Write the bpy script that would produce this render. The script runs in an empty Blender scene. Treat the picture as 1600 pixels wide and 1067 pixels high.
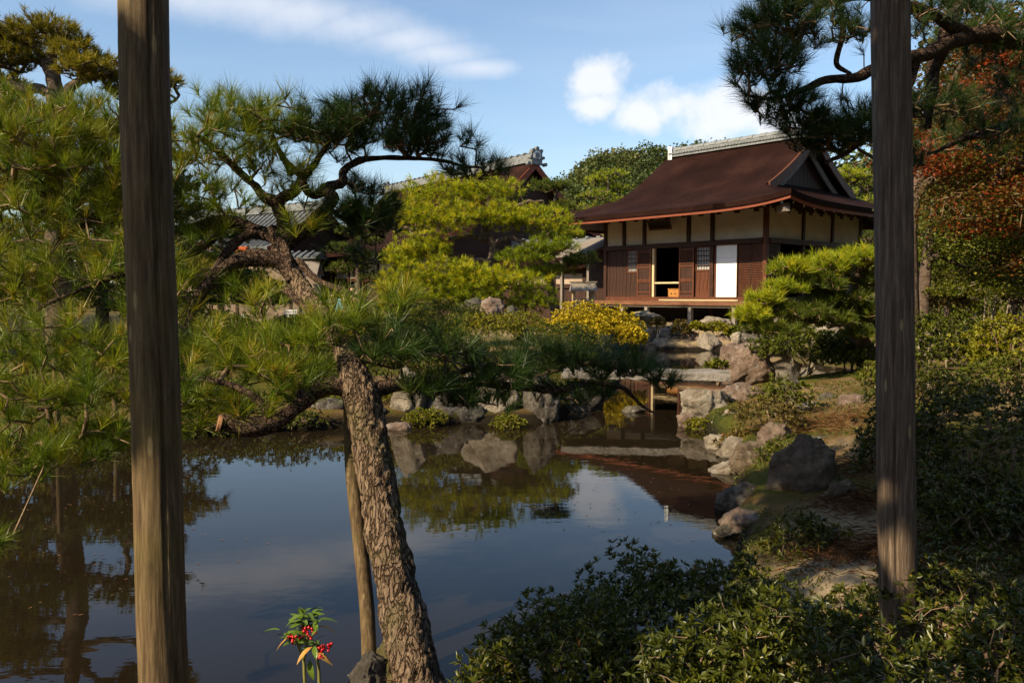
import bpy, math, random
import numpy as np
from mathutils import Vector, Matrix, noise as mnoise

random.seed(7)
RNG = np.random.default_rng(7)
S = bpy.context.scene
C = S.collection

# ------------------------------------------------------------------ camera, sky, sun, exposure
EYE = 1.65                       # eye height above the pond (water is z = 0)
FPX = 1300.0                     # focal length in photo pixels (1600 wide)
PITCH = math.atan(73.5 / FPX)
cam_d = bpy.data.cameras.new('camera')
cam_d.sensor_width = 36.0
cam_d.lens = 36.0 * FPX / 1600.0
cam_d.clip_start = 0.05
cam_d.clip_end = 3000
cam = bpy.data.objects.new('camera', cam_d)
C.objects.link(cam)
cam.location = (0, 0, EYE)
cam.rotation_euler = (math.pi / 2 - PITCH, 0, 0)
S.camera = cam

SUN_EL = math.radians(36)
SUN_DIR = Vector((-0.82 * math.cos(SUN_EL), -0.57 * math.cos(SUN_EL), math.sin(SUN_EL))).normalized()
sun_d = bpy.data.lights.new('sun', 'SUN')
sun_d.energy = 5.0
sun_d.angle = math.radians(0.5)
sun_d.color = (1.0, 0.84, 0.57)
sun = bpy.data.objects.new('sun', sun_d)
C.objects.link(sun)
sun.rotation_euler = (-SUN_DIR).to_track_quat('-Z', 'Y').to_euler()
sun.location = (-20, -14, 18)

S.view_settings.view_transform = 'Standard'
S.view_settings.look = 'None'
S.view_settings.exposure = 0.65
S.view_settings.gamma = 1.0
S.view_settings.use_curve_mapping = False


def pxdir(px, py):
    a = (px - 800.0) / FPX
    b = (533.5 - py) / FPX
    cp, sp = math.cos(PITCH), math.sin(PITCH)
    return Vector((a, cp + b * sp, -sp + b * cp))


def P(px, py, D):
    """world point seen at photo pixel (px, py) at forward distance D"""
    v = pxdir(px, py)
    v = v * (D / v.y)
    return Vector((v.x, v.y, v.z + EYE))


def build_world():
    w = bpy.data.worlds.new('World')
    S.world = w
    w.use_nodes = True
    nt = w.node_tree
    nt.nodes.clear()
    N = nt.nodes.new
    L = nt.links.new
    out = N('ShaderNodeOutputWorld')
    bg = N('ShaderNodeBackground')
    bg.inputs['Strength'].default_value = 0.115
    L(bg.outputs[0], out.inputs[0])
    sky = N('ShaderNodeTexSky')
    sky.sky_type = 'NISHITA'
    sky.sun_disc = False
    sky.sun_elevation = SUN_EL
    sky.sun_rotation = math.atan2(SUN_DIR.x, SUN_DIR.y)
    sky.altitude = 60
    sky.air_density = 1.15
    sky.dust_density = 0.9
    sky.ozone_density = 2.6
    tc = N('ShaderNodeTexCoord')
    nz = N('ShaderNodeTexNoise')
    nz.inputs['Scale'].default_value = 12.0
    nz.inputs['Detail'].default_value = 5.0
    nz.inputs['Roughness'].default_value = 0.6
    L(tc.outputs['Generated'], nz.inputs['Vector'])

    def math_(op, a, b=None, clamp=False):
        m = N('ShaderNodeMath')
        m.operation = op
        m.use_clamp = clamp
        for i, v in enumerate((a, b)):
            if v is None:
                continue
            if isinstance(v, (int, float)):
                m.inputs[i].default_value = v
            else:
                L(v, m.inputs[i])
        return m.outputs[0]

    def blob(px, py, rx, ry):
        c = pxdir(px, py).normalized()
        sub = N('ShaderNodeVectorMath'); sub.operation = 'SUBTRACT'
        L(tc.outputs['Generated'], sub.inputs[0])
        sub.inputs[1].default_value = c
        mul = N('ShaderNodeVectorMath'); mul.operation = 'MULTIPLY'
        L(sub.outputs[0], mul.inputs[0])
        mul.inputs[1].default_value = (FPX / rx, FPX / rx, FPX / ry)
        ln = N('ShaderNodeVectorMath'); ln.operation = 'LENGTH'
        L(mul.outputs[0], ln.inputs[0])
        return math_('SUBTRACT', 1.0, ln.outputs['Value'])
    acc = None
    for b in [(925, 128, 60, 46), (930, 165, 50, 30), (1062, 166, 105, 48), (1145, 188, 105, 46), (1005, 182, 70, 36), (1215, 205, 80, 40)]:
        o = blob(*b)
        acc = o if acc is None else math_('MAXIMUM', acc, o)
    n2 = math_('MULTIPLY', math_('SUBTRACT', nz.outputs['Fac'], 0.5), 2.5)
    cum = math_('ADD', acc, n2)
    mr = N('ShaderNodeMapRange'); mr.interpolation_type = 'SMOOTHSTEP'
    L(cum, mr.inputs[0])
    mr.inputs[1].default_value = 0.0
    mr.inputs[2].default_value = 0.8
    mr.inputs[4].default_value = 0.86
    # high thin cirrus streaks over the whole sky
    mp = N('ShaderNodeMapping')
    mp.inputs['Rotation'].default_value = (0.0, 0.42, 0.2)
    mp.inputs['Scale'].default_value = (1.3, 1.3, 7.5)
    L(tc.outputs['Generated'], mp.inputs[0])
    n3 = N('ShaderNodeTexNoise')
    n3.inputs['Scale'].default_value = 1.6
    n3.inputs['Detail'].default_value = 2.5
    n3.inputs['Roughness'].default_value = 0.5
    n3.inputs['Distortion'].default_value = 0.5
    L(mp.outputs[0], n3.inputs['Vector'])
    mr2 = N('ShaderNodeMapRange'); mr2.interpolation_type = 'SMOOTHSTEP'
    L(n3.outputs['Fac'], mr2.inputs[0])
    mr2.inputs[1].default_value = 0.45
    mr2.inputs[2].default_value = 0.75
    mr2.inputs[4].default_value = 0.10
    # one broad wisp running down to the right
    wacc = None
    for b in [(300, -6, 190, 40), (400, 4, 170, 42), (480, 20, 150, 40), (560, 40, 140, 36), (630, 62, 120, 32), (690, 84, 105, 26), (750, 106, 100, 20)]:
        o = blob(*b)
        wacc = o if wacc is None else math_('MAXIMUM', wacc, o)
    w2 = math_('ADD', wacc, math_('MULTIPLY', math_('SUBTRACT', nz.outputs['Fac'], 0.5), 1.2))
    mr3 = N('ShaderNodeMapRange'); mr3.interpolation_type = 'SMOOTHSTEP'
    L(w2, mr3.inputs[0])
    mr3.inputs[1].default_value = -0.15
    mr3.inputs[2].default_value = 1.15
    mr3.inputs[4].default_value = 0.62
    tot = math_('MAXIMUM', math_('MAXIMUM', mr.outputs[0], mr2.outputs[0]), mr3.outputs[0], True)
    mix = N('ShaderNodeMix'); mix.data_type = 'RGBA'
    L(tot, mix.inputs['Factor'])
    L(sky.outputs[0], mix.inputs['A'])
    mix.inputs['B'].default_value = (5.7, 5.75, 6.0, 1)
    L(mix.outputs['Result'], bg.inputs['Color'])


build_world()

# ------------------------------------------------------------------ materials


def nodemat(name):
    m = bpy.data.materials.new(name)
    m.use_nodes = True
    nt = m.node_tree
    b = nt.nodes['Principled BSDF']
    return m, nt, b, nt.nodes.new, nt.links.new


def ramp(nt, fac, stops):
    r = nt.nodes.new('ShaderNodeValToRGB')
    e = r.color_ramp.elements
    while len(e) > 1:
        e.remove(e[-1])
    e[0].position = stops[0][0]
    e[0].color = (*stops[0][1], 1)
    for p, c in stops[1:]:
        k = e.new(p)
        k.color = (*c, 1)
    nt.links.new(fac, r.inputs[0])
    return r.outputs['Color']


def surf(name, stops, scale=6, stretch=(1, 1, 1), rough=0.8, bump=0.3, bscale=None, dist=0.02, detail=6, spec=0.3, distort=0.0, coord='Object'):
    """noise coloured surface with relief"""
    m, nt, b, N, L = nodemat(name)
    tc = N('ShaderNodeTexCoord')
    mp = N('ShaderNodeMapping')
    mp.inputs['Scale'].default_value = stretch
    L(tc.outputs[coord], mp.inputs[0])
    n = N('ShaderNodeTexNoise')
    n.inputs['Scale'].default_value = scale
    n.inputs['Detail'].default_value = detail
    n.inputs['Roughness'].default_value = 0.65
    n.inputs['Distortion'].default_value = distort
    L(mp.outputs[0], n.inputs['Vector'])
    L(ramp(nt, n.outputs['Fac'], stops), b.inputs['Base Color'])
    b.inputs['Roughness'].default_value = rough
    b.inputs['Specular IOR Level'].default_value = spec
    if bump:
        n2 = N('ShaderNodeTexNoise')
        n2.inputs['Scale'].default_value = bscale or scale * 3
        n2.inputs['Detail'].default_value = 8
        n2.inputs['Roughness'].default_value = 0.7
        L(mp.outputs[0], n2.inputs['Vector'])
        bp = N('ShaderNodeBump')
        bp.inputs['Strength'].default_value = bump
        bp.inputs['Distance'].default_value = dist
        L(n2.outputs['Fac'], bp.inputs['Height'])
        L(bp.outputs[0], b.inputs['Normal'])
    return m


def foliage_mat(name, stops, trans=0.3, rough=0.5, spec=0.25, jitter=0.35):
    """colour comes from the 'tint' of each clump plus a per-leaf variation"""
    m, nt, b, N, L = nodemat(name)
    at = N('ShaderNodeAttribute')
    at.attribute_name = 'tint'
    ge = N('ShaderNodeNewGeometry')
    mx = N('ShaderNodeMath'); mx.operation = 'MULTIPLY_ADD'
    L(ge.outputs['Random Per Island'], mx.inputs[0])
    mx.inputs[1].default_value = jitter
    ad = N('ShaderNodeMath'); ad.operation = 'MULTIPLY_ADD'
    L(at.outputs['Fac'], ad.inputs[0])
    ad.inputs[1].default_value = 1.0 - jitter
    L(mx.outputs[0], ad.inputs[2])
    mx.inputs[2].default_value = 0.0
    col = ramp(nt, ad.outputs[0], stops)
    L(col, b.inputs['Base Color'])
    b.inputs['Roughness'].default_value = rough
    b.inputs['Specular IOR Level'].default_value = spec
    tr = N('ShaderNodeBsdfTranslucent')
    L(col, tr.inputs['Color'])
    ms = N('ShaderNodeMixShader')
    ms.inputs[0].default_value = trans
    L(b.outputs[0], ms.inputs[1])
    L(tr.outputs[0], ms.inputs[2])
    L(ms.outputs[0], nt.nodes['Material Output'].inputs['Surface'])
    return m


def bark_mat(name, dark, mid, light, scale=14, stretch=(1, 1, 0.35), bump=0.9, dist=0.03, lichen=None):
    m, nt, b, N, L = nodemat(name)
    tc = N('ShaderNodeTexCoord')
    mp = N('ShaderNodeMapping')
    mp.inputs['Scale'].default_value = stretch
    L(tc.outputs['Object'], mp.inputs[0])
    wn = N('ShaderNodeTexNoise')
    wn.inputs['Scale'].default_value = scale * 0.7
    wn.inputs['Detail'].default_value = 4
    L(mp.outputs[0], wn.inputs['Vector'])
    mixv = N('ShaderNodeMix'); mixv.data_type = 'RGBA'; mixv.blend_type = 'LINEAR_LIGHT'
    mixv.inputs['Factor'].default_value = 0.12
    L(mp.outputs[0], mixv.inputs['A'])
    L(wn.outputs['Color'], mixv.inputs['B'])
    v = N('ShaderNodeTexVoronoi')
    v.feature = 'DISTANCE_TO_EDGE'
    v.inputs['Scale'].default_value = scale
    L(mixv.outputs['Result'], v.inputs['Vector'])
    cr = N('ShaderNodeMapRange')
    L(v.outputs['Distance'], cr.inputs[0])
    cr.inputs[2].default_value = 0.16
    n = N('ShaderNodeTexNoise')
    n.inputs['Scale'].default_value = scale * 2.2
    n.inputs['Detail'].default_value = 8
    n.inputs['Roughness'].default_value = 0.7
    L(mp.outputs[0], n.inputs['Vector'])
    mul = N('ShaderNodeMath'); mul.operation = 'MULTIPLY'
    L(cr.outputs[0], mul.inputs[0])
    L(n.outputs['Fac'], mul.inputs[1])
    mul.inputs[1].default_value = 1
    col = ramp(nt, mul.outputs[0], [(0.02, dark), (0.3, mid), (0.72, light)])
    if lichen:
        ln = N('ShaderNodeTexNoise')
        ln.inputs['Scale'].default_value = 5.0
        ln.inputs['Detail'].default_value = 7
        L(tc.outputs['Object'], ln.inputs['Vector'])
        lr = N('ShaderNodeMapRange')
        L(ln.outputs['Fac'], lr.inputs[0])
        lr.inputs[1].default_value = 0.52
        lr.inputs[2].default_value = 0.72
        lr.inputs[4].default_value = 0.75
        mc = N('ShaderNodeMix'); mc.data_type = 'RGBA'
        L(lr.outputs[0], mc.inputs['Factor'])
        L(col, mc.inputs['A'])
        mc.inputs['B'].default_value = (*lichen, 1)
        col = mc.outputs['Result']
    L(col, b.inputs['Base Color'])
    b.inputs['Roughness'].default_value = 0.9
    b.inputs['Specular IOR Level'].default_value = 0.15
    bp = N('ShaderNodeBump')
    bp.inputs['Strength'].default_value = bump
    bp.inputs['Distance'].default_value = dist
    L(mul.outputs[0], bp.inputs['Height'])
    L(bp.outputs[0], b.inputs['Normal'])
    return m


def rock_mat(name, stops, moss=(0.075, 0.085, 0.012), moss_amt=0.5, lich=(0.42, 0.40, 0.36)):
    m, nt, b, N, L = nodemat(name)
    tc = N('ShaderNodeTexCoord')
    ge = N('ShaderNodeNewGeometry')
    n = N('ShaderNodeTexNoise')
    n.inputs['Scale'].default_value = 5
    n.inputs['Detail'].default_value = 9
    n.inputs['Roughness'].default_value = 0.68
    n.inputs['Distortion'].default_value = 0.6
    L(ge.outputs['Position'], n.inputs['Vector'])
    col = ramp(nt, n.outputs['Fac'], stops)
    # lichen spots
    n2 = N('ShaderNodeTexNoise')
    n2.inputs['Scale'].default_value = 13
    n2.inputs['Detail'].default_value = 5
    L(ge.outputs['Position'], n2.inputs['Vector'])
    r2 = N('ShaderNodeMapRange')
    L(n2.outputs['Fac'], r2.inputs[0])
    r2.inputs[1].default_value = 0.58
    r2.inputs[2].default_value = 0.68
    r2.inputs[4].default_value = 0.4
    mx = N('ShaderNodeMix'); mx.data_type = 'RGBA'
    L(r2.outputs[0], mx.inputs['Factor'])
    L(col, mx.inputs['A'])
    mx.inputs['B'].default_value = (*lich, 1)
    # moss on upward faces
    sp = N('ShaderNodeSeparateXYZ')
    L(ge.outputs['Normal'], sp.inputs[0])
    n3 = N('ShaderNodeTexNoise')
    n3.inputs['Scale'].default_value = 3.0
    n3.inputs['Detail'].default_value = 6
    L(ge.outputs['Position'], n3.inputs['Vector'])
    ma = N('ShaderNodeMath'); ma.operation = 'MULTIPLY'
    L(sp.outputs['Z'], ma.inputs[0])
    L(n3.outputs['Fac'], ma.inputs[1])
    r3 = N('ShaderNodeMapRange')
    L(ma.outputs[0], r3.inputs[0])
    r3.inputs[1].default_value = 0.56 - 0.25 * moss_amt
    r3.inputs[2].default_value = 0.66 - 0.22 * moss_amt
    m2 = N('ShaderNodeMix'); m2.data_type = 'RGBA'
    L(r3.outputs[0], m2.inputs['Factor'])
    L(mx.outputs['Result'], m2.inputs['A'])
    m2.inputs['B'].default_value = (*moss, 1)
    L(m2.outputs['Result'], b.inputs['Base Color'])
    b.inputs['Roughness'].default_value = 0.85
    b.inputs['Specular IOR Level'].default_value = 0.25
    n4 = N('ShaderNodeTexNoise')
    n4.inputs['Scale'].default_value = 16
    n4.inputs['Detail'].default_value = 10
    n4.inputs['Roughness'].default_value = 0.72
    L(ge.outputs['Position'], n4.inputs['Vector'])
    bp = N('ShaderNodeBump')
    bp.inputs['Strength'].default_value = 1.0
    bp.inputs['Distance'].default_value = 0.08
    L(n4.outputs['Fac'], bp.inputs['Height'])
    L(bp.outputs[0], b.inputs['Normal'])
    return m


M = {}
M['rock'] = rock_mat('rock_grey', [(0.3, (0.03, 0.024, 0.018)), (0.5, (0.11, 0.092, 0.072)), (0.72, (0.24, 0.205, 0.165))])
M['rock_pale'] = rock_mat('rock_pale', [(0.3, (0.09, 0.068, 0.048)), (0.48, (0.29, 0.235, 0.175)), (0.70, (0.46, 0.40, 0.32))], moss_amt=0.2)
M['rock_warm'] = rock_mat('rock_warm', [(0.3, (0.085, 0.05, 0.035)), (0.5, (0.22, 0.15, 0.11)), (0.72, (0.36, 0.27, 0.21))], moss_amt=0.15)
M['rock_dark'] = rock_mat('rock_dark', [(0.25, (0.02, 0.017, 0.014)), (0.5, (0.075, 0.066, 0.055)), (0.75, (0.16, 0.145, 0.12))], moss_amt=0.75)
M['slab'] = rock_mat('bridge_stone', [(0.25, (0.16, 0.13, 0.10)), (0.5, (0.33, 0.29, 0.25)), (0.75, (0.44, 0.40, 0.35))], moss_amt=0.1)
M['bark'] = bark_mat('pine_bark', (0.025, 0.016, 0.010), (0.17, 0.11, 0.068), (0.36, 0.26, 0.18), scale=23, stretch=(1, 1, 0.3), lichen=(0.13, 0.115, 0.045))
M['bark_dark'] = bark_mat('branch_bark', (0.012, 0.008, 0.006), (0.085, 0.052, 0.035), (0.23, 0.15, 0.105), scale=26, stretch=(1, 1, 1), dist=0.02)
M['bark_far'] = surf('far_bark', [(0.3, (0.05, 0.032, 0.022)), (0.7, (0.20, 0.14, 0.10))], scale=9, bump=0.8, dist=0.05, rough=0.9)
M['twig'] = surf('twig_bark', [(0.3, (0.07, 0.042, 0.026)), (0.7, (0.30, 0.20, 0.12))], scale=20, bump=0.0, rough=0.85)
M['twig_pale'] = surf('pale_stems', [(0.3, (0.12, 0.09, 0.06)), (0.7, (0.36, 0.30, 0.22))], scale=20, bump=0.0, rough=0.85)
M['cut'] = surf('cut_wood', [(0.3, (0.30, 0.12, 0.05)), (0.7, (0.48, 0.26, 0.14))], scale=30, bump=0.2)
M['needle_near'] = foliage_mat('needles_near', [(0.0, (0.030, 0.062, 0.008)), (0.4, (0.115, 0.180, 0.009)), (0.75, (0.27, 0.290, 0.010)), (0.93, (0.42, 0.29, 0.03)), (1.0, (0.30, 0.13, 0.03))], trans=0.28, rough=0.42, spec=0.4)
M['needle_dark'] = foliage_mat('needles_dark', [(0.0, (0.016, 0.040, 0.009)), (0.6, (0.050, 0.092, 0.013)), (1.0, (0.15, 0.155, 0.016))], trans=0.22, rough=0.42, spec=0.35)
M['needle_gold'] = foliage_mat('needles_gold', [(0.0, (0.09, 0.14, 0.006)), (0.4, (0.30, 0.34, 0.008)), (0.8, (0.56, 0.49, 0.012)), (1.0, (0.50, 0.30, 0.02))], trans=0.32)
M['needle_lime'] = foliage_mat('needles_lime', [(0.0, (0.08, 0.13, 0.008)), (0.5, (0.25, 0.30, 0.010)), (0.9, (0.46, 0.42, 0.014)), (1.0, (0.42, 0.26, 0.02))], trans=0.32)
M['needle_mid'] = foliage_mat('needles_mid', [(0.0, (0.04, 0.07, 0.009)), (0.5, (0.105, 0.135, 0.012)), (1.0, (0.21, 0.19, 0.016))], trans=0.3)
M['needle_olive'] = foliage_mat('needles_olive', [(0.0, (0.08, 0.085, 0.009)), (0.5, (0.21, 0.18, 0.010)), (1.0, (0.34, 0.25, 0.014))], trans=0.3)
M['azalea'] = foliage_mat('azalea_leaves', [(0.0, (0.022, 0.028, 0.004)), (0.5, (0.062, 0.074, 0.006)), (0.9, (0.15, 0.145, 0.010)), (1.0, (0.24, 0.06, 0.025))], trans=0.2, rough=0.38, spec=0.45)
M['azalea_mid'] = foliage_mat('clipped_leaves', [(0.0, (0.045, 0.062, 0.008)), (0.6, (0.11, 0.125, 0.010)), (1.0, (0.24, 0.195, 0.014))], trans=0.25)
M['azalea_gold'] = foliage_mat('golden_clipped_leaves', [(0.0, (0.09, 0.105, 0.008)), (0.6, (0.23, 0.215, 0.010)), (1.0, (0.38, 0.27, 0.014))], trans=0.25)
M['azalea_rust'] = foliage_mat('rusty_leaves', [(0.0, (0.06, 0.05, 0.012)), (0.6, (0.15, 0.11, 0.02)), (1.0, (0.26, 0.12, 0.04))], trans=0.25)
M['yellow'] = foliage_mat('yellow_leaves', [(0.0, (0.10, 0.12, 0.010)), (0.3, (0.36, 0.29, 0.012)), (0.6, (0.56, 0.41, 0.016)), (1.0, (0.66, 0.46, 0.05))], trans=0.3)
M['maple'] = foliage_mat('maple_leaves', [(0.0, (0.05, 0.07, 0.009)), (0.38, (0.10, 0.085, 0.012)), (0.58, (0.22, 0.05, 0.012)), (0.85, (0.38, 0.062, 0.016)), (1.0, (0.52, 0.15, 0.03))], trans=0.4, jitter=0.25)
M['wood_leaf'] = foliage_mat('hillside_leaves', [(0.0, (0.035, 0.058, 0.018)), (0.5, (0.085, 0.105, 0.025)), (0.85, (0.16, 0.15, 0.035)), (1.0, (0.21, 0.14, 0.06))], trans=0.2, jitter=0.2)
M['shade_leaf'] = foliage_mat('broad_leaves', [(0.0, (0.03, 0.06, 0.01)), (1.0, (0.08, 0.12, 0.015))], trans=0.25)
M['grass'] = foliage_mat('moss_blades', [(0.0, (0.035, 0.05, 0.006)), (0.6, (0.10, 0.11, 0.010)), (1.0, (0.24, 0.15, 0.03))], trans=0.2)
M['litter'] = foliage_mat('fallen_needles', [(0.0, (0.10, 0.04, 0.015)), (1.0, (0.30, 0.14, 0.05))], trans=0.1)

M['hall_wood'] = surf('hall_wood', [(0.32, (0.014, 0.0055, 0.003)), (0.52, (0.040, 0.0145, 0.007)), (0.72, (0.095, 0.038, 0.018))], scale=5, stretch=(9, 9, 0.7), rough=0.65, bump=0.35, dist=0.01)
M['door_wood'] = surf('door_wood', [(0.32, (0.040, 0.012, 0.005)), (0.52, (0.105, 0.032, 0.012)), (0.72, (0.20, 0.068, 0.026))], scale=5, stretch=(9, 9, 0.7), rough=0.6, bump=0.3, dist=0.01)
M['deck_wood'] = surf('deck_wood', [(0.3, (0.075, 0.030, 0.014)), (0.55, (0.18, 0.075, 0.036)), (0.75, (0.28, 0.14, 0.08))], scale=4, stretch=(0.6, 9, 9), rough=0.6, bump=0.3, dist=0.01)
M['grey_wood'] = surf('grey_wood', [(0.3, (0.12, 0.095, 0.075)), (0.6, (0.26, 0.215, 0.175)), (0.8, (0.38, 0.33, 0.28))], scale=6, stretch=(6, 6, 0.6), rough=0.8, bump=0.3, dist=0.01)
M['rafter'] = surf('rafter_wood', [(0.3, (0.03, 0.014, 0.009)), (0.7, (0.075, 0.033, 0.02))], scale=6, stretch=(6, 1, 6), rough=0.7, bump=0.2, dist=0.01)
M['fascia'] = surf('red_fascia', [(0.3, (0.15, 0.034, 0.014)), (0.7, (0.26, 0.065, 0.026))], scale=3, stretch=(1, 1, 14), rough=0.6, bump=0.2, dist=0.01)
M['plaster'] = surf('plaster', [(0.3, (0.46, 0.38, 0.28)), (0.7, (0.60, 0.51, 0.39))], scale=2.2, rough=0.9, bump=0.1, bscale=40, dist=0.004)
M['plaster_tan'] = surf('tan_plaster', [(0.3, (0.34, 0.25, 0.18)), (0.7, (0.46, 0.35, 0.26))], scale=1.2, rough=0.9, bump=0.1, bscale=30, dist=0.004)
M['plaster_old'] = surf('old_plaster', [(0.3, (0.15, 0.105, 0.075)), (0.7, (0.25, 0.18, 0.13))], scale=1.2, rough=0.9, bump=0.1, bscale=30, dist=0.004)
M['paper'] = surf('white_paper', [(0.3, (0.76, 0.76, 0.74)), (0.7, (0.82, 0.82, 0.80))], scale=3, rough=0.9, bump=0.05)
M['white'] = surf('white_paint', [(0.3, (0.72, 0.72, 0.70)), (0.7, (0.82, 0.82, 0.80))], scale=8, rough=0.7, bump=0.05)
M['pale_wood'] = surf('pale_bare_wood', [(0.3, (0.50, 0.36, 0.19)), (0.7, (0.66, 0.52, 0.30))], scale=7, stretch=(1, 8, 8), rough=0.6, bump=0.1)
M['box_wood'] = surf('box_wood', [(0.3, (0.32, 0.13, 0.03)), (0.7, (0.48, 0.22, 0.055))], scale=6, stretch=(1, 6, 6), rough=0.5, bump=0.1)
M['tile'] = surf('grey_tile', [(0.3, (0.10, 0.105, 0.105)), (0.6, (0.21, 0.215, 0.21)), (0.8, (0.33, 0.335, 0.325))], scale=7, rough=0.6, bump=0.3, dist=0.01, coord='Object')
M['tile_old'] = surf('old_grey_tile', [(0.3, (0.05, 0.053, 0.055)), (0.6, (0.11, 0.115, 0.115)), (0.8, (0.18, 0.185, 0.18))], scale=5, rough=0.6, bump=0.3, dist=0.01)
M['dark'] = surf('dark_interior', [(0.3, (0.012, 0.009, 0.007)), (0.7, (0.025, 0.018, 0.014))], scale=4, rough=0.9, bump=0.0)  # near-black with the shade of openings painted in; the plaque shares it
M['black'] = surf('black_lacquer', [(0.3, (0.012, 0.01, 0.01)), (0.7, (0.02, 0.017, 0.015))], scale=4, rough=0.5, bump=0.0)
M['bamboo'] = surf('bamboo', [(0.3, (0.44, 0.30, 0.15)), (0.7, (0.60, 0.45, 0.26))], scale=5, stretch=(1, 6, 6), rough=0.45, bump=0.1)
M['orange_cloth'] = surf('orange_board', [(0.3, (0.48, 0.085, 0.02)), (0.7, (0.60, 0.13, 0.03))], scale=5, rough=0.8, bump=0.1)
M['skin'] = surf('skin', [(0.3, (0.45, 0.26, 0.18)), (0.7, (0.55, 0.33, 0.24))], scale=8, rough=0.6, bump=0.0)
M['hair'] = surf('black_hair', [(0.3, (0.012, 0.01, 0.01)), (0.7, (0.03, 0.025, 0.022))], scale=20, rough=0.5, bump=0.0)
M['cl_white'] = surf('white_cloth', [(0.3, (0.66, 0.64, 0.60)), (0.7, (0.75, 0.73, 0.70))], scale=9, rough=0.9, bump=0.1)
M['cl_pink'] = surf('pink_cloth', [(0.3, (0.55, 0.28, 0.22)), (0.7, (0.62, 0.36, 0.29))], scale=9, rough=0.9, bump=0.1)
M['cl_blue'] = surf('blue_cloth', [(0.3, (0.10, 0.27, 0.36)), (0.7, (0.16, 0.36, 0.45))], scale=9, rough=0.9, bump=0.1)
M['cl_red'] = surf('red_cloth', [(0.3, (0.42, 0.02, 0.05)), (0.7, (0.52, 0.04, 0.08))], scale=9, rough=0.9, bump=0.1)
M['cl_dark'] = surf('dark_cloth', [(0.3, (0.02, 0.02, 0.025)), (0.7, (0.04, 0.04, 0.05))], scale=9, rough=0.9, bump=0.1)
M['berry'] = surf('red_berry', [(0.3, (0.42, 0.008, 0.016)), (0.7, (0.58, 0.015, 0.022))], scale=30, rough=0.25, bump=0.0, spec=0.5)
M['stem'] = surf('green_stem', [(0.3, (0.14, 0.15, 0.03)), (0.7, (0.28, 0.24, 0.07))], scale=20, rough=0.7, bump=0.1)
M['leaf_green'] = surf('glossy_leaf', [(0.3, (0.055, 0.11, 0.014)), (0.7, (0.15, 0.20, 0.02))], scale=25, rough=0.3, bump=0.1, spec=0.5)
M['leaf_orange'] = surf('orange_leaf', [(0.3, (0.34, 0.12, 0.03)), (0.7, (0.50, 0.34, 0.08))], scale=25, rough=0.35, bump=0.1, spec=0.5)


def bark_roof_mat():
    m, nt, b, N, L = nodemat('cypress_bark_roof')
    tc = N('ShaderNodeTexCoord')
    ge = N('ShaderNodeNewGeometry')
    mp = N('ShaderNodeMapping')
    mp.inputs['Scale'].default_value = (4.0, 4.0, 22)
    L(tc.outputs['Object'], mp.inputs[0])
    n = N('ShaderNodeTexNoise')
    n.inputs['Scale'].default_value = 5.5
    n.inputs['Detail'].default_value = 9
    n.inputs['Roughness'].default_value = 0.72
    L(mp.outputs[0], n.inputs['Vector'])
    n2 = N('ShaderNodeTexNoise')
    n2.inputs['Scale'].default_value = 0.7
    n2.inputs['Detail'].default_value = 5
    L(tc.outputs['Object'], n2.inputs['Vector'])
    av = N('ShaderNodeMath'); av.operation = 'MULTIPLY_ADD'
    L(n2.outputs['Fac'], av.inputs[0])
    av.inputs[1].default_value = 0.28
    sc = N('ShaderNodeMath'); sc.operation = 'MULTIPLY'
    L(n.outputs['Fac'], sc.inputs[0])
    sc.inputs[1].default_value = 0.77
    L(sc.outputs[0], av.inputs[2])
    L(ramp(nt, av.outputs[0], [(0.40, (0.006, 0.0022, 0.0015)), (0.52, (0.021, 0.0075, 0.005)), (0.64, (0.058, 0.026, 0.019))]), b.inputs['Base Color'])
    b.inputs['Roughness'].default_value = 0.85
    b.inputs['Specular IOR Level'].default_value = 0.06
    wv = N('ShaderNodeTexWave')
    wv.wave_type = 'BANDS'; wv.bands_direction = 'Z'; wv.wave_profile = 'SAW'
    wv.inputs['Scale'].default_value = 3.4
    wv.inputs['Distortion'].default_value = 1.6
    wv.inputs['Detail'].default_value = 3
    wv.inputs['Detail Scale'].default_value = 2.5
    L(tc.outputs['Object'], wv.inputs['Vector'])
    hs = N('ShaderNodeMath'); hs.operation = 'MULTIPLY_ADD'
    L(wv.outputs['Fac'], hs.inputs[0])
    hs.inputs[1].default_value = 0.45
    L(n.outputs['Fac'], hs.inputs[2])
    bp = N('ShaderNodeBump')
    bp.inputs['Strength'].default_value = 0.9
    bp.inputs['Distance'].default_value = 0.07
    L(hs.outputs[0], bp.inputs['Height'])
    L(bp.outputs[0], b.inputs['Normal'])
    return m


M['bark_roof'] = bark_roof_mat()


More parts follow.
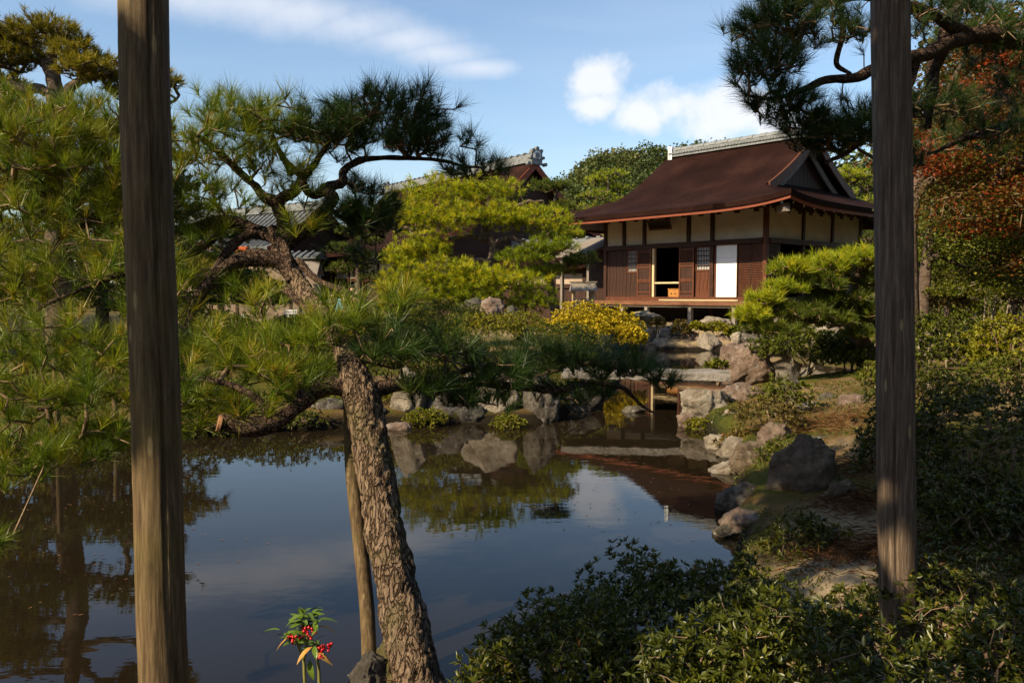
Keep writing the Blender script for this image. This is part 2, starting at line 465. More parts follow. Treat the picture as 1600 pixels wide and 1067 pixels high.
def post_mat(name, stops, moss=(0.14, 0.11, 0.03)):
    m, nt, b, N, L = nodemat(name)
    tc = N('ShaderNodeTexCoord')
    mp = N('ShaderNodeMapping')
    mp.inputs['Scale'].default_value = (1, 1, 0.06)
    L(tc.outputs['Object'], mp.inputs[0])
    n = N('ShaderNodeTexNoise')
    n.inputs['Scale'].default_value = 70
    n.inputs['Detail'].default_value = 9
    n.inputs['Roughness'].default_value = 0.7
    L(mp.outputs[0], n.inputs['Vector'])
    n2 = N('ShaderNodeTexNoise')
    n2.inputs['Scale'].default_value = 3.5
    n2.inputs['Detail'].default_value = 7
    L(tc.outputs['Object'], n2.inputs['Vector'])
    col = ramp(nt, n.outputs['Fac'], stops)
    mr = N('ShaderNodeMapRange')
    L(n2.outputs['Fac'], mr.inputs[0])
    mr.inputs[1].default_value = 0.47
    mr.inputs[2].default_value = 0.72
    mr.inputs[4].default_value = 0.65
    mx = N('ShaderNodeMix'); mx.data_type = 'RGBA'
    L(mr.outputs[0], mx.inputs['Factor'])
    L(col, mx.inputs['A'])
    mx.inputs['B'].default_value = (*moss, 1)
    # pale scars left by peeled bark
    vo = N('ShaderNodeTexVoronoi')
    vo.inputs['Scale'].default_value = 9
    mp2 = N('ShaderNodeMapping')
    mp2.inputs['Scale'].default_value = (1.6, 1.6, 0.42)
    L(tc.outputs['Object'], mp2.inputs[0])
    L(mp2.outputs[0], vo.inputs['Vector'])
    r4 = N('ShaderNodeMapRange')
    L(vo.outputs['Distance'], r4.inputs[0])
    r4.inputs[1].default_value = 0.13
    r4.inputs[2].default_value = 0.08
    r4.inputs[4].default_value = 0.7
    m3 = N('ShaderNodeMix'); m3.data_type = 'RGBA'
    L(r4.outputs[0], m3.inputs['Factor'])
    L(mx.outputs['Result'], m3.inputs['A'])
    m3.inputs['B'].default_value = (0.36, 0.27, 0.12, 1)
    L(m3.outputs['Result'], b.inputs['Base Color'])
    b.inputs['Roughness'].default_value = 0.75
    b.inputs['Specular IOR Level'].default_value = 0.25
    bp = N('ShaderNodeBump')
    bp.inputs['Strength'].default_value = 0.5
    bp.inputs['Distance'].default_value = 0.006
    L(n.outputs['Fac'], bp.inputs['Height'])
    L(bp.outputs[0], b.inputs['Normal'])
    return m


M['post'] = post_mat('weathered_log', [(0.30, (0.022, 0.013, 0.007)), (0.5, (0.115, 0.074, 0.036)), (0.70, (0.25, 0.175, 0.095))])
M['post_grey'] = post_mat('grey_weathered_log', [(0.30, (0.024, 0.015, 0.010)), (0.5, (0.105, 0.072, 0.048)), (0.70, (0.27, 0.195, 0.135))], moss=(0.13, 0.10, 0.07))


def ground_mat():
    m, nt, b, N, L = nodemat('garden_ground')
    ge = N('ShaderNodeNewGeometry')
    n = N('ShaderNodeTexNoise')
    n.inputs['Scale'].default_value = 0.75
    n.inputs['Detail'].default_value = 8
    n.inputs['Roughness'].default_value = 0.6
    L(ge.outputs['Position'], n.inputs['Vector'])
    f = N('ShaderNodeTexNoise')
    f.inputs['Scale'].default_value = 34
    f.inputs['Detail'].default_value = 8
    f.inputs['Roughness'].default_value = 0.75
    L(ge.outputs['Position'], f.inputs['Vector'])
    mixf = N('ShaderNodeMath'); mixf.operation = 'MULTIPLY_ADD'
    L(f.outputs['Fac'], mixf.inputs[0])
    mixf.inputs[1].default_value = 0.22
    L(n.outputs['Fac'], mixf.inputs[2])
    moss = ramp(nt, mixf.outputs[0], [(0.48, (0.040, 0.046, 0.009)), (0.57, (0.080, 0.078, 0.010)), (0.64, (0.12, 0.075, 0.024)), (0.72, (0.17, 0.11, 0.05)), (0.82, (0.26, 0.19, 0.11))])
    at = N('ShaderNodeAttribute')
    at.attribute_name = 'sand'
    sand = ramp(nt, f.outputs['Fac'], [(0.3, (0.26, 0.185, 0.10)), (0.7, (0.48, 0.375, 0.24))])
    mx = N('ShaderNodeMix'); mx.data_type = 'RGBA'
    L(at.outputs['Fac'], mx.inputs['Factor'])
    L(moss, mx.inputs['A'])
    L(sand, mx.inputs['B'])
    sz = N('ShaderNodeSeparateXYZ')
    L(ge.outputs['Position'], sz.inputs[0])
    wz = N('ShaderNodeMath'); wz.operation = 'MULTIPLY_ADD'
    L(n.outputs['Fac'], wz.inputs[0])
    wz.inputs[1].default_value = -0.16
    L(sz.outputs['Z'], wz.inputs[2])
    wr = N('ShaderNodeMapRange')
    L(wz.outputs[0], wr.inputs[0])
    wr.inputs[1].default_value = 0.0
    wr.inputs[2].default_value = 0.10
    wm = N('ShaderNodeMix'); wm.data_type = 'RGBA'
    L(wr.outputs[0], wm.inputs['Factor'])
    wm.inputs['A'].default_value = (0.016, 0.012, 0.007, 1)
    L(mx.outputs['Result'], wm.inputs['B'])
    L(wm.outputs['Result'], b.inputs['Base Color'])
    b.inputs['Roughness'].default_value = 0.95
    b.inputs['Specular IOR Level'].default_value = 0.1
    bp = N('ShaderNodeBump')
    bp.inputs['Strength'].default_value = 0.8
    bp.inputs['Distance'].default_value = 0.03
    L(f.outputs['Fac'], bp.inputs['Height'])
    L(bp.outputs[0], b.inputs['Normal'])
    return m


M['ground'] = ground_mat()


def water_mat():
    m, nt, b, N, L = nodemat('pond_water')
    ge = N('ShaderNodeNewGeometry')
    b.inputs['Base Color'].default_value = (0.013, 0.009, 0.0045, 1)
    b.inputs['Roughness'].default_value = 0.015
    b.inputs['IOR'].default_value = 1.27
    b.inputs['Specular IOR Level'].default_value = 0.5
    mp = N('ShaderNodeMapping')
    mp.inputs['Scale'].default_value = (1.0, 2.2, 1.0)
    L(ge.outputs['Position'], mp.inputs[0])
    n = N('ShaderNodeTexNoise')
    n.inputs['Scale'].default_value = 2.6
    n.inputs['Detail'].default_value = 3
    n.inputs['Roughness'].default_value = 0.55
    L(mp.outputs[0], n.inputs['Vector'])
    bp = N('ShaderNodeBump')
    bp.inputs['Strength'].default_value = 0.05
    bp.inputs['Distance'].default_value = 0.012
    L(n.outputs['Fac'], bp.inputs['Height'])
    L(bp.outputs[0], b.inputs['Normal'])
    return m


M['water'] = water_mat()

# ------------------------------------------------------------------ object helpers


def link(o, parent=None, label=None, cat=None, group=None, kind=None):
    C.objects.link(o)
    if parent is not None:
        o.parent = parent
    if label:
        o['label'] = label
    if cat:
        o['category'] = cat
    if group:
        o['group'] = group
    if kind:
        o['kind'] = kind
    return o


def thing(name, loc, label, cat, group=None, rotz=0.0):
    o = bpy.data.objects.new(name, None)
    o.empty_display_size = 0.2
    o.location = loc
    o.rotation_euler = (0, 0, rotz)
    return link(o, None, label, cat, group)


def mesh_np(name, V, F, mat, tint=None, smooth=False, attr='tint'):
    """mesh from numpy arrays; all faces have the same number of corners"""
    V = np.asarray(V, dtype=np.float32).reshape(-1, 3)
    F = np.asarray(F, dtype=np.int32)
    me = bpy.data.meshes.new(name)
    k = F.shape[1]
    me.vertices.add(len(V))
    me.vertices.foreach_set('co', V.ravel())
    me.loops.add(F.size)
    me.loops.foreach_set('vertex_index', F.ravel())
    me.polygons.add(len(F))
    me.polygons.foreach_set('loop_start', np.arange(0, F.size, k, dtype=np.int32))
    me.update(calc_edges=True)
    me.validate()
    if tint is not None:
        a = me.attributes.new(attr, 'FLOAT', 'POINT')
        a.data.foreach_set('value', np.asarray(tint, dtype=np.float32))
    me.materials.append(mat)
    if smooth:
        me.shade_smooth()
    return me


def obj(name, me, parent=None, loc=None, **kw):
    """V is given in world space: shift into the parent's frame when asked for"""
    o = bpy.data.objects.new(name, me)
    if loc is not None:
        o.location = loc
    return link(o, parent, **kw)


class MB:
    def __init__(self):
        self.v = []
        self.f = []

    def box(self, x0, x1, y0, y1, z0, z1):
        b = len(self.v)
        self.v += [(x0, y0, z0), (x1, y0, z0), (x1, y1, z0), (x0, y1, z0), (x0, y0, z1), (x1, y0, z1), (x1, y1, z1), (x0, y1, z1)]
        self.f += [tuple(b + i for i in q) for q in ((0, 3, 2, 1), (4, 5, 6, 7), (0, 1, 5, 4), (1, 2, 6, 5), (2, 3, 7, 6), (3, 0, 4, 7))]
        return self

    def poly(self, pts):
        b = len(self.v)
        self.v += [tuple(p) for p in pts]
        self.f.append(tuple(range(b, b + len(pts))))
        return self

    def add(self, V, F):
        b = len(self.v)
        self.v += [tuple(map(float, p)) for p in V]
        self.f += [tuple(int(i) + b for i in q) for q in F]
        return self

    def mesh(self, name, mat, smooth=False, bevel=0.0):
        me = bpy.data.meshes.new(name)
        me.from_pydata(self.v, [], self.f)
        me.update()
        me.materials.append(mat)
        if smooth:
            me.shade_smooth()
        return me

    def obj(self, name, mat, parent=None, smooth=False, bevel=0.0, **kw):
        o = obj(name, self.mesh(name, mat, smooth), parent, **kw)
        if bevel:
            md = o.modifiers.new('bevel', 'BEVEL')
            md.width = bevel
            md.segments = 1
            md.limit_method = 'ANGLE'
        return o


def catmull(pts, n):
    pts = np.asarray(pts, float)
    if len(pts) < 3:
        t = np.linspace(0, 1, n + 1)[:, None]
        return pts[0] * (1 - t) + pts[-1] * t
    ext = np.vstack([2 * pts[0] - pts[1], pts, 2 * pts[-1] - pts[-2]])
    out = []
    for i in range(1, len(ext) - 2):
        p0, p1, p2, p3 = ext[i - 1:i + 3]
        for t in np.arange(n) / n:
            out.append(0.5 * ((2 * p1) + (-p0 + p2) * t + (2 * p0 - 5 * p1 + 4 * p2 - p3) * t * t + (-p0 + 3 * p1 - 3 * p2 + p3) * t ** 3))
    out.append(pts[-1])
    return np.array(out)


def tube(path, radii, sides=10, amp=0.0, freq=6.0, seed=0.0, shape=None, plates=0.0):
    """closed tube along a path (n,3) with radii (n,)"""
    path = np.asarray(path, float)
    n = len(path)
    T = np.gradient(path, axis=0)
    T /= np.linalg.norm(T, axis=1)[:, None] + 1e-9
    ref = np.array([0.13, -1.0, 0.07])
    V = np.zeros((n * sides + 2, 3))
    th = np.arange(sides) * 2 * math.pi / sides
    a = np.cross(T[0], ref)
    a /= np.linalg.norm(a)
    for i in range(n):
        a = a - T[i] * np.dot(a, T[i])
        a /= np.linalg.norm(a) + 1e-9
        b = np.cross(T[i], a)
        for j in range(sides):
            dirv = a * math.cos(th[j]) + b * math.sin(th[j])
            r = radii[i]
            if shape is not None:
                r *= shape(th[j], i / (n - 1), dirv)
            p = path[i] + dirv * r
            if amp:
                q = Vector(p) * freq + Vector((seed, seed * 1.7, 0))
                r *= 1 + amp * mnoise.fractal(q, 1.0, 2.0, 3)
                if plates:
                    dd, _ = mnoise.voronoi(Vector((p[0] * 27, p[1] * 27, p[2] * 9)) + 0.9 * mnoise.noise_vector(Vector(p) * 11))
                    r += plates * (min(1.0, (dd[1] - dd[0]) * 2.6) - 0.6)
                p = path[i] + dirv * r
            V[i * sides + j] = p
    V[-2] = path[0]
    V[-1] = path[-1]
    F = []
    for i in range(n - 1):
        for j in range(sides):
            k = (j + 1) % sides
            F.append((i * sides + j, i * sides + k, (i + 1) * sides + k, (i + 1) * sides + j))
    for j in range(sides):
        k = (j + 1) % sides
        F.append((n * sides, k, j))
        F.append((n * sides + 1, (n - 1) * sides + j, (n - 1) * sides + k))
    return V, F


def limb_tube(ctrl, n=6, sides=9, amp=0.22, freq=7.0, seed=0.0, wob=0.0, plates=0.0):
    """ctrl: list of (Vector, radius)"""
    pts = np.array([[*p, r] for p, r in ctrl], float)
    c = catmull(pts, n)
    if wob:
        for i in range(1, len(c) - 1):
            q = Vector(c[i, :3]) * 5 + Vector((seed, 3, 1))
            c[i, :3] += np.array(mnoise.noise_vector(q)) * wob
    return c[:, :3], np.maximum(c[:, 3], 0.003), tube(c[:, :3], np.maximum(c[:, 3], 0.003), sides, amp, freq, seed, plates=plates)


def unit(a):
    return a / (np.linalg.norm(a, axis=-1, keepdims=True) + 1e-9)


def tufts(pos, axis, n, L, w, lo=12, hi=62, shoot=0.05, rng=RNG, droop=0.0):
    """bundles of needles around each shoot; returns V, F, index of the tuft per vertex"""
    N = len(pos)
    pos = np.repeat(pos, n, 0)
    ax = unit(np.repeat(axis, n, 0))
    rnd = unit(rng.normal(size=(N * n, 3)))
    per = unit(np.cross(ax, rnd))
    th = np.radians(rng.uniform(lo, hi, (N * n, 1)))
    d = ax * np.cos(th) + per * np.sin(th)
    base = pos - ax * rng.uniform(0, shoot, (N * n, 1))
    ln = L * rng.uniform(0.72, 1.12, (N * n, 1)) * np.repeat(rng.uniform(0.62, 1.22, (N, 1)), n, 0)
    tip = base + d * ln
    tip[:, 2] -= droop * ln[:, 0]
    sd = unit(np.cross(d, rng.normal(size=(N * n, 3)))) * (w * 0.5)
    V = np.stack([base - sd, base + sd, tip], 1).reshape(-1, 3)
    F = np.arange(N * n * 3).reshape(-1, 3)
    return V, F, np.repeat(np.arange(N), n * 3)


def leaves(pos, dirs, L, w, fold=0.18, rng=RNG, up=0.35):
    """folded leaf blades, two triangles each"""
    N = len(pos)
    d = unit(dirs)
    r = rng.normal(size=(N, 3)) * 0.5 + np.array([0, 0, 1.0])
    s = unit(np.cross(d, r))
    nrm = np.cross(s, d)
    ln = L * rng.uniform(0.65, 1.15, (N, 1))
    wd = w * rng.uniform(0.75, 1.15, (N, 1))
    mid = pos + d * ln * 0.5
    a = mid - s * wd * 0.5 + nrm * wd * fold
    b = mid + s * wd * 0.5 + nrm * wd * fold
    tip = pos + d * ln - nrm * ln * 0.12
    V = np.stack([pos, b, tip, a], 1).reshape(-1, 3)
    i = np.arange(N)[:, None] * 4
    F = np.concatenate([i + np.array([[0, 1, 2]]), i + np.array([[0, 2, 3]])], 1).reshape(-1, 3)
    return V, F, np.repeat(np.arange(N), 4)


def frusta(p0, p1, r0, r1, sides=4):
    d = unit(p1 - p0)
    a = unit(np.cross(d, np.array([0.31, 0.17, 0.93])))
    b = np.cross(d, a)
    th = np.arange(sides) * 2 * math.pi / sides
    ring = a[:, None, :] * np.cos(th)[None, :, None] + b[:, None, :] * np.sin(th)[None, :, None]
    V = np.concatenate([p0[:, None, :] + ring * r0[:, None, None], p1[:, None, :] + ring * r1[:, None, None]], 1)
    E = len(p0)
    base = np.arange(E)[:, None, None] * (2 * sides)
    j = np.arange(sides)
    k = (j + 1) % sides
    q = np.stack([j, k, k + sides, j + sides], 1)[None]
    return V.reshape(-1, 3), (base + q).reshape(-1, 4)


def grow(roots, targets, r0=0.0035, power=0.45, jit=0.16, rmax=0.05, seg=0.22, rng=RNG, sides=4, sag=0.0):
    """twigs: every target is joined to the nearest wood so far; thickness follows what a twig carries"""
    roots = np.asarray(roots, float)
    targets = np.asarray(targets, float)
    d0 = np.min(np.linalg.norm(targets[:, None] - roots[None], axis=2), axis=1)
    order = np.argsort(d0)
    cap = len(roots) + len(targets) * 6
    P_ = np.zeros((cap, 3))
    par = -np.ones(cap, int)
    dep = np.zeros(cap)
    n = len(roots)
    P_[:n] = roots
    for t in order:
        q = targets[t]
        dd = np.linalg.norm(P_[:n] - q, axis=1) + dep[:n] * 0.06
        i = int(np.argmin(dd))
        p = P_[i]
        ln = np.linalg.norm(q - p)
        k = int(min(4, max(1, round(ln / seg)))) if n < cap - 6 else 1
        pr = i
        for s in range(1, k + 1):
            f = s / k
            x = p * (1 - f) + q * f
            if s < k:
                x = x + rng.normal(size=3) * ln * jit * 0.5
                x[2] -= sag * ln * math.sin(math.pi * f)
            P_[n] = x
            par[n] = pr
            dep[n] = dep[pr] + ln / k
            pr = n
            n += 1
    cnt = np.zeros(n)
    leaf = np.ones(n)
    leaf[par[len(roots):n]] = 0
    cnt[len(roots):][leaf[len(roots):] > 0] = 1
    for i in range(n - 1, len(roots) - 1, -1):
        if par[i] >= len(roots):
            cnt[par[i]] += cnt[i]
    r = np.minimum(r0 * np.maximum(cnt, 1) ** power, rmax)
    idx = np.arange(len(roots), n)
    pp = par[idx]
    rp = np.where(pp >= len(roots), r[pp], r[idx] * 1.1)
    return frusta(P_[pp], P_[idx], np.minimum(rp, r[idx] * 1.9), r[idx], sides)


def to_local(V, o):
    return np.asarray(V, float) - np.array(o.location)


def pxscale(D):
    return D / FPX


def pine(name, label, trunk, limbs, pads, mats, needle, group=None, base=None, lod=1.0, cut=None, trunk_sides=14, twig=True,
         plates=0.0, cat='pine tree', seed=1, tn=8):
    """trunk / limbs: lists of (px, py, D, radius); pads: (px, py, D, rx, ry, depth radius, tufts, tint shift, [mat])"""
    rng = np.random.default_rng(seed)
    tw = [(P(a, b, c), r) for a, b, c, r in trunk]
    loc = base or tw[0][0]
    t = thing(name, loc, label, cat, group)
    nodes = []
    path, rad, (V, F) = limb_tube(tw, n=tn, sides=trunk_sides, amp=0.16, freq=6, seed=seed, plates=plates)
    mb = MB().add(to_local(V, t), F)
    mb.obj('trunk', mats[0], t, smooth=True)
    nodes.append(path[len(path) // 2:])
    for k, lb in enumerate(limbs):
        lw = [(P(a, b, c), r) for a, b, c, r in lb]
        path, rad, (V, F) = limb_tube(lw, n=6, sides=max(6, trunk_sides // 2 + 2), amp=0.26, freq=9, seed=seed + k * 3.1, wob=0.02 * lb[0][2] / 4.4, plates=plates * 0.5)
        MB().add(to_local(V, t), F).obj('limb', mats[1], t, smooth=True)
        nodes.append(path)
    nodes = np.vstack(nodes)
    n_n, L, w, lo, hi, r0 = needle
    all_t = []
    for pd in pads:
        px, py, D, rx, ry, rd, nt_, sh = pd[:8]
        nt_ = int(nt_ * lod)
        pm = pd[8] if len(pd) > 8 else mats[3]
        c = np.array(P(px, py, D))
        s = pxscale(D)
        R = np.array([rx * s, rd, ry * s])
        # shoots fill a flattened cushion, denser towards its upper skin
        u = unit(rng.normal(size=(nt_, 3)))
        rr = rng.uniform(0.12, 1.0, (nt_, 1)) ** 0.5
        bump = np.array([1 + 0.38 * mnoise.noise(Vector(v) * 2.1 + Vector((px * 0.01, py * 0.01, seed))) for v in u])[:, None]
        pos = c + u * rr * R * bump
        low = u[:, 2] < -0.25
        pos[low, 2] += R[2] * 0.35
        out = (pos - c) / R
        ax = unit(out * np.array([0.8, 0.8, 0.35]) + np.array([0, 0, 0.75]) + rng.normal(size=(nt_, 3)) * 0.32)
        V, F, ti = tufts(pos, ax, n_n, L, w, lo, hi, shoot=L * 0.45, rng=rng)
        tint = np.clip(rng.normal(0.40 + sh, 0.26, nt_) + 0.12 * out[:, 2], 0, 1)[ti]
        obj('foliage_pad', mesh_np('foliage_pad', to_local(V, t), F, pm, tint), t, kind='stuff')
        all_t.append(pos - ax * L * 0.35)
    if twig:
        tg = np.vstack(all_t)
        if len(tg) > 2400:
            tg = tg[rng.choice(len(tg), 2400, replace=False)]
        V, F = grow(nodes, tg, r0=r0, rng=rng, sag=0.06)
        obj('twigs', mesh_np('twigs', to_local(V, t), F, mats[2]), t, kind='stuff')
    return t


def dome_dirs(n, rng, low=-0.25):
    u = unit(rng.normal(size=(int(n * 2.6) + 8, 3)))
    u = u[u[:, 2] > low]
    return u[:n]


def shrub(name, label, c, R, n, leafL, leafW, mat, per=7, stems=5, group=None, cat='shrub', seed=1, shift=0.0, low=-0.2, zbase=None,
          stem_mat=None, flat=0.0, stem_r=0.012, twigs=True, inner=0.6):
    """dense leafy dome: rosettes of leaves over a wavy cushion, stems below"""
    rng = np.random.default_rng(seed)
    c = np.array(c, float)
    R = np.array(R, float)
    zb = zbase if zbase is not None else c[2] - R[2]
    t = thing(name, (c[0], c[1], zb), label, cat, group)
    u = dome_dirs(n, rng, low)
    n = len(u)
    bump = np.array([1 + 0.30 * mnoise.fractal(Vector(v) * 2.3 + Vector((seed * 1.3, seed, 0)), 1.0, 2.0, 3) for v in u])[:, None]
    rr = rng.uniform(inner ** 2, 1.0, (n, 1)) ** 0.5
    pos = c + u * rr * R * bump
    if flat:
        pos[:, 2] = np.where(u[:, 2] > 0, c[2] + (pos[:, 2] - c[2]) * (1 - flat * 0.3), pos[:, 2])
    ax = unit(u * np.array([0.8, 0.8, 0.5]) + np.array([0, 0, 0.55]) + rng.normal(size=(n, 3)) * 0.25)
    p = np.repeat(pos, per, 0)
    a = np.repeat(ax, per, 0)
    r = unit(np.cross(a, rng.normal(size=a.shape)))
    th = np.radians(rng.uniform(25, 80, (len(p), 1)))
    d = a * np.cos(th) + r * np.sin(th)
    V, F, li = leaves(p, d, leafL, leafW, rng=rng)
    tint = np.clip(rng.normal(0.42 + shift, 0.17, n), 0, 0.97)
    tint = np.repeat(tint, per)[li]
    odd = rng.random(len(p)) < 0.012
    tint = np.where(odd[li], 1.0, tint)
    obj('foliage', mesh_np('foliage', to_local(V, t), F, mat, tint), t, kind='stuff')
    roots = []
    mb = MB()
    for k in range(stems):
        an = rng.uniform(0, 6.28)
        q = c + np.array([math.cos(an) * R[0], math.sin(an) * R[1], 0]) * rng.uniform(0.1, 0.6)
        b0 = np.array([c[0] + (q[0] - c[0]) * 0.4, c[1] + (q[1] - c[1]) * 0.4, zb - 0.04])
        md = (b0 + q) / 2 + rng.normal(size=3) * 0.08 * R[0]
        path = catmull([b0, md, q + np.array([0, 0, R[2] * 0.2])], 4)
        Vv, Ff = tube(path, np.linspace(stem_r * 1.2, stem_r * 0.5, len(path)), 5)
        mb.add(to_local(Vv, t), Ff)
        roots.append(path)
    if stems:
        mb.obj('stems', stem_mat or M['twig'], t, smooth=True, kind='stuff')
        if twigs:
            tg = pos[rng.choice(n, min(n, 260), replace=False)]
            V, F = grow(np.vstack(roots), tg, r0=stem_r * 0.16, rng=rng, sides=3, seg=0.3 * R[0])
            obj('twigs', mesh_np('twigs', to_local(V, t), F, stem_mat or M['twig']), t, kind='stuff')
    return t


def ico(sub):
    import bmesh
    bm = bmesh.new()
    bmesh.ops.create_icosphere(bm, subdivisions=sub, radius=1.0)
    V = np.array([v.co[:] for v in bm.verts])
    F = [tuple(v.index for v in f.verts) for f in bm.faces]
    bm.free()
    return V, np.array(F)


ICO = {s: ico(s) for s in (2, 3, 4, 5)}


def rock_shape(sub, size, seed, cuts=11, rough=0.10, top=None):
    rng = np.random.default_rng(seed)
    V, F = ICO[sub]
    V = V.copy()
    for k in range(cuts):
        n = unit(rng.normal(size=3) * np.array([1, 1, 0.8]))
        off = rng.uniform(0.55, 0.9)
        d = V @ n - off
        V = np.where(d[:, None] > 0, V - np.outer(d, n) * 0.8, V)
    out = np.zeros_like(V)
    for i, p in enumerate(V):
        q = Vector(p) + Vector((seed * 0.73, seed * 0.31, 0))
        f = 1 + rough * 1.9 * mnoise.fractal(q * 1.9, 0.85, 2.0, 6) + rough * 0.45 * mnoise.ridged_multi_fractal(q * 2.3, 1.0, 2.0, 3, 1.0, 2.0)
        out[i] = p * f
    lo, hi = out.min(0), out.max(0)
    out = (out - (lo + hi) / 2) / ((hi - lo) / 2)
    return out * np.array(size), F


def rock(label, px, pyb, D, wpx, hpx, mat='rock', seed=1, depth=None, group=None, sub=4, sink=0.25, name='rock', cuts=11, tilt=0.0, cat='rock', rough=0.12):
    """rock whose foot is seen at (px, pyb) at distance D"""
    b = P(px, pyb, D)
    s = pxscale(D)
    w, h = wpx * s, hpx * s
    dp = depth or w * 0.8
    H = h * (1 + sink)
    V, F = rock_shape(sub, (w / 2, dp / 2, H / 2), seed, cuts, rough)
    V[:, 2] += H / 2 - h * sink
    V[:, 0] += tilt * V[:, 2]
    o = obj(name, mesh_np(name, V, F, M[mat], smooth=True), None, loc=(b.x, b.y + dp * 0.3, b.z), label=label, cat=cat, group=group)
    return o


# ------------------------------------------------------------------ setting: ground, water, hill
POND = np.array([(-16, 1.6), (-5, 2.2), (-2, 2.5), (-0.95, 2.9), (-0.78, 3.42), (-0.25, 3.42), (0.02, 3.0), (0.55, 3.5), (1.05, 4.6), (1.45, 5.8), (1.75, 7.0),
                 (2.1, 8.4), (2.2, 9.8), (2.3, 10.9), (2.75, 12.0), (3.3, 12.9), (4.6, 14.4), (7.0, 16.6), (8.4, 18.8), (8.6, 21.2), (7.6, 23.6), (6.7, 24.4),
                 (5.0, 24.7), (3.5, 25.1), (2.9, 24.6), (3.0, 22), (2.6, 18), (2.0, 14.5), (1.45, 12.7), (1.0, 11.7), (0.75, 10.9), (0.45, 10.45), (-0.6, 10.4),
                 (-1.6, 10.3), (-2.4, 10.0), (-3.2, 9.6), (-4.6, 8.7), (-6.2, 7.8), (-9, 7.3), (-16, 6.6)])


def pond_sd(X, Y):
    """signed distance to the shore line, negative in the pond"""
    best = np.full(X.shape, 1e9)
    inside = np.zeros(X.shape, bool)
    n = len(POND)
    for i in range(n):
        ax, ay = POND[i]
        bx, by = POND[(i + 1) % n]
        dx, dy = bx - ax, by - ay
        t = np.clip(((X - ax) * dx + (Y - ay) * dy) / (dx * dx + dy * dy), 0, 1)
        best = np.minimum(best, np.hypot(X - ax - t * dx, Y - ay - t * dy))
        cr = ((ay > Y) != (by > Y)) & (X < (bx - ax) * (Y - ay) / (by - ay + 1e-12) + ax)
        inside ^= cr
    return np.where(inside, -best, best)


def sstep(a, b, x):
    t = np.clip((x - a) / (b - a), 0, 1)
    return t * t * (3 - 2 * t)


def land(X, Y):
    h = np.full(X.shape, 0.28)
    h = h + 0.48 * np.exp(-(((X - 7.5) / 7.0) ** 2 + ((Y - 30.5) / 6.5) ** 2))
    right = sstep(1.2, 6, X) * sstep(16, 10, Y)
    h = h + 0.35 * right
    far_left = sstep(2, -6, X) * sstep(16, 30, Y)
    h = h - 0.20 * far_left
    h = h + 0.02 * np.clip(Y - 60, 0, 400)
    return h


def ground_h(X, Y):
    sd = pond_sd(X, Y)
    k = sstep(-0.18, 0.30, sd)
    hl = land(X, Y)
    hl = hl * (0.55 + 0.45 * sstep(0.0, 1.6, sd))
    return -0.55 + k * (hl + 0.55)


def gz(x, y):
    return float(ground_h(np.array([x]), np.array([y]))[0])


def build_ground():
    def axis(a, b, step, lo, hi):
        m = list(np.arange(a, b + 1e-6, step))
        s, x = step, b
        while x < hi:
            s *= 1.18
            x += s
            m.append(x)
        s, x = step, a
        pre = []
        while x > lo:
            s *= 1.18
            x -= s
            pre.append(x)
        return np.array(pre[::-1] + m)
    xs = axis(-6, 7, 0.09, -700, 700)
    ys = axis(2.0, 14, 0.09, -300, 1200)
    X, Y = np.meshgrid(xs, ys)
    Z = ground_h(X, Y)
    near = (np.abs(X) < 30) & (Y < 60) & (Y > -10)
    nz = np.zeros(X.shape)
    for i, j in zip(*np.nonzero(near)):
        nz[i, j] = mnoise.fractal(Vector((X[i, j] * 1.4, Y[i, j] * 1.4, 0)), 1.0, 2.0, 4)
    Z = Z + np.where(Z > 0.05, 0.05, 0.02) * nz
    ny, nx = X.shape
    V = np.stack([X, Y, Z], 2).reshape(-1, 3)
    i = np.arange(ny - 1)[:, None] * nx + np.arange(nx - 1)[None]
    F = np.stack([i, i + 1, i + nx + 1, i + nx], 2).reshape(-1, 4)
    # raked gravel / trodden sand around the hall, the court at left and the path on the right bank
    sand = np.exp(-(((X - 5.5) / 6.0) ** 2 + ((Y - 27.5) / 3.2) ** 2) * 1.2) * 1.6
    sand = np.maximum(sand, 0.8 * sstep(-2, -5, X) * sstep(27, 31, Y) * sstep(52, 44, Y) * sstep(-20, -15, X))
    pathx = 1.55 + 0.30 * (Y - 3.4) + 0.16 * np.sin(Y * 1.3)
    sand = np.maximum(sand, np.exp(-((X - pathx) / 0.34) ** 2) * (Y > 2) * (Y < 6.0) * sstep(6.0, 4.4, Y) * 0.95)
    sand = np.maximum(sand, 0.7 * np.exp(-((X - 5.6 - 0.55 * (Y - 9)) / 0.42) ** 2) * sstep(6.5, 8, Y) * sstep(22, 16, Y))
    sand = np.maximum(sand, (Y > 60) * 0.0)
    sand = np.clip(sand + 0.25 * nz * (sand > 0.1), 0, 1)
    me = mesh_np('ground', V, F, M['ground'], sand.reshape(-1), smooth=True, attr='sand')
    obj('ground', me, kind='structure')


build_ground()
MB().poly([(-40, 0.8, 0), (12, 0.8, 0), (12, 26.5, 0), (-40, 26.5, 0)]).obj('pond_water', M['water'], kind='structure')


def hill_z(X, Y):
    z = 17.8 * np.exp(-(((X - 27) / 23.0) ** 4)) * sstep(70, 150, Y)
    z = z + 8 * np.exp(-(((X - 75) / 40.0) ** 2)) * sstep(70, 150, Y)
    z = z + 5.5 * np.exp(-(((X + 10) / 60.0) ** 2)) * sstep(110, 160, Y)
    return z


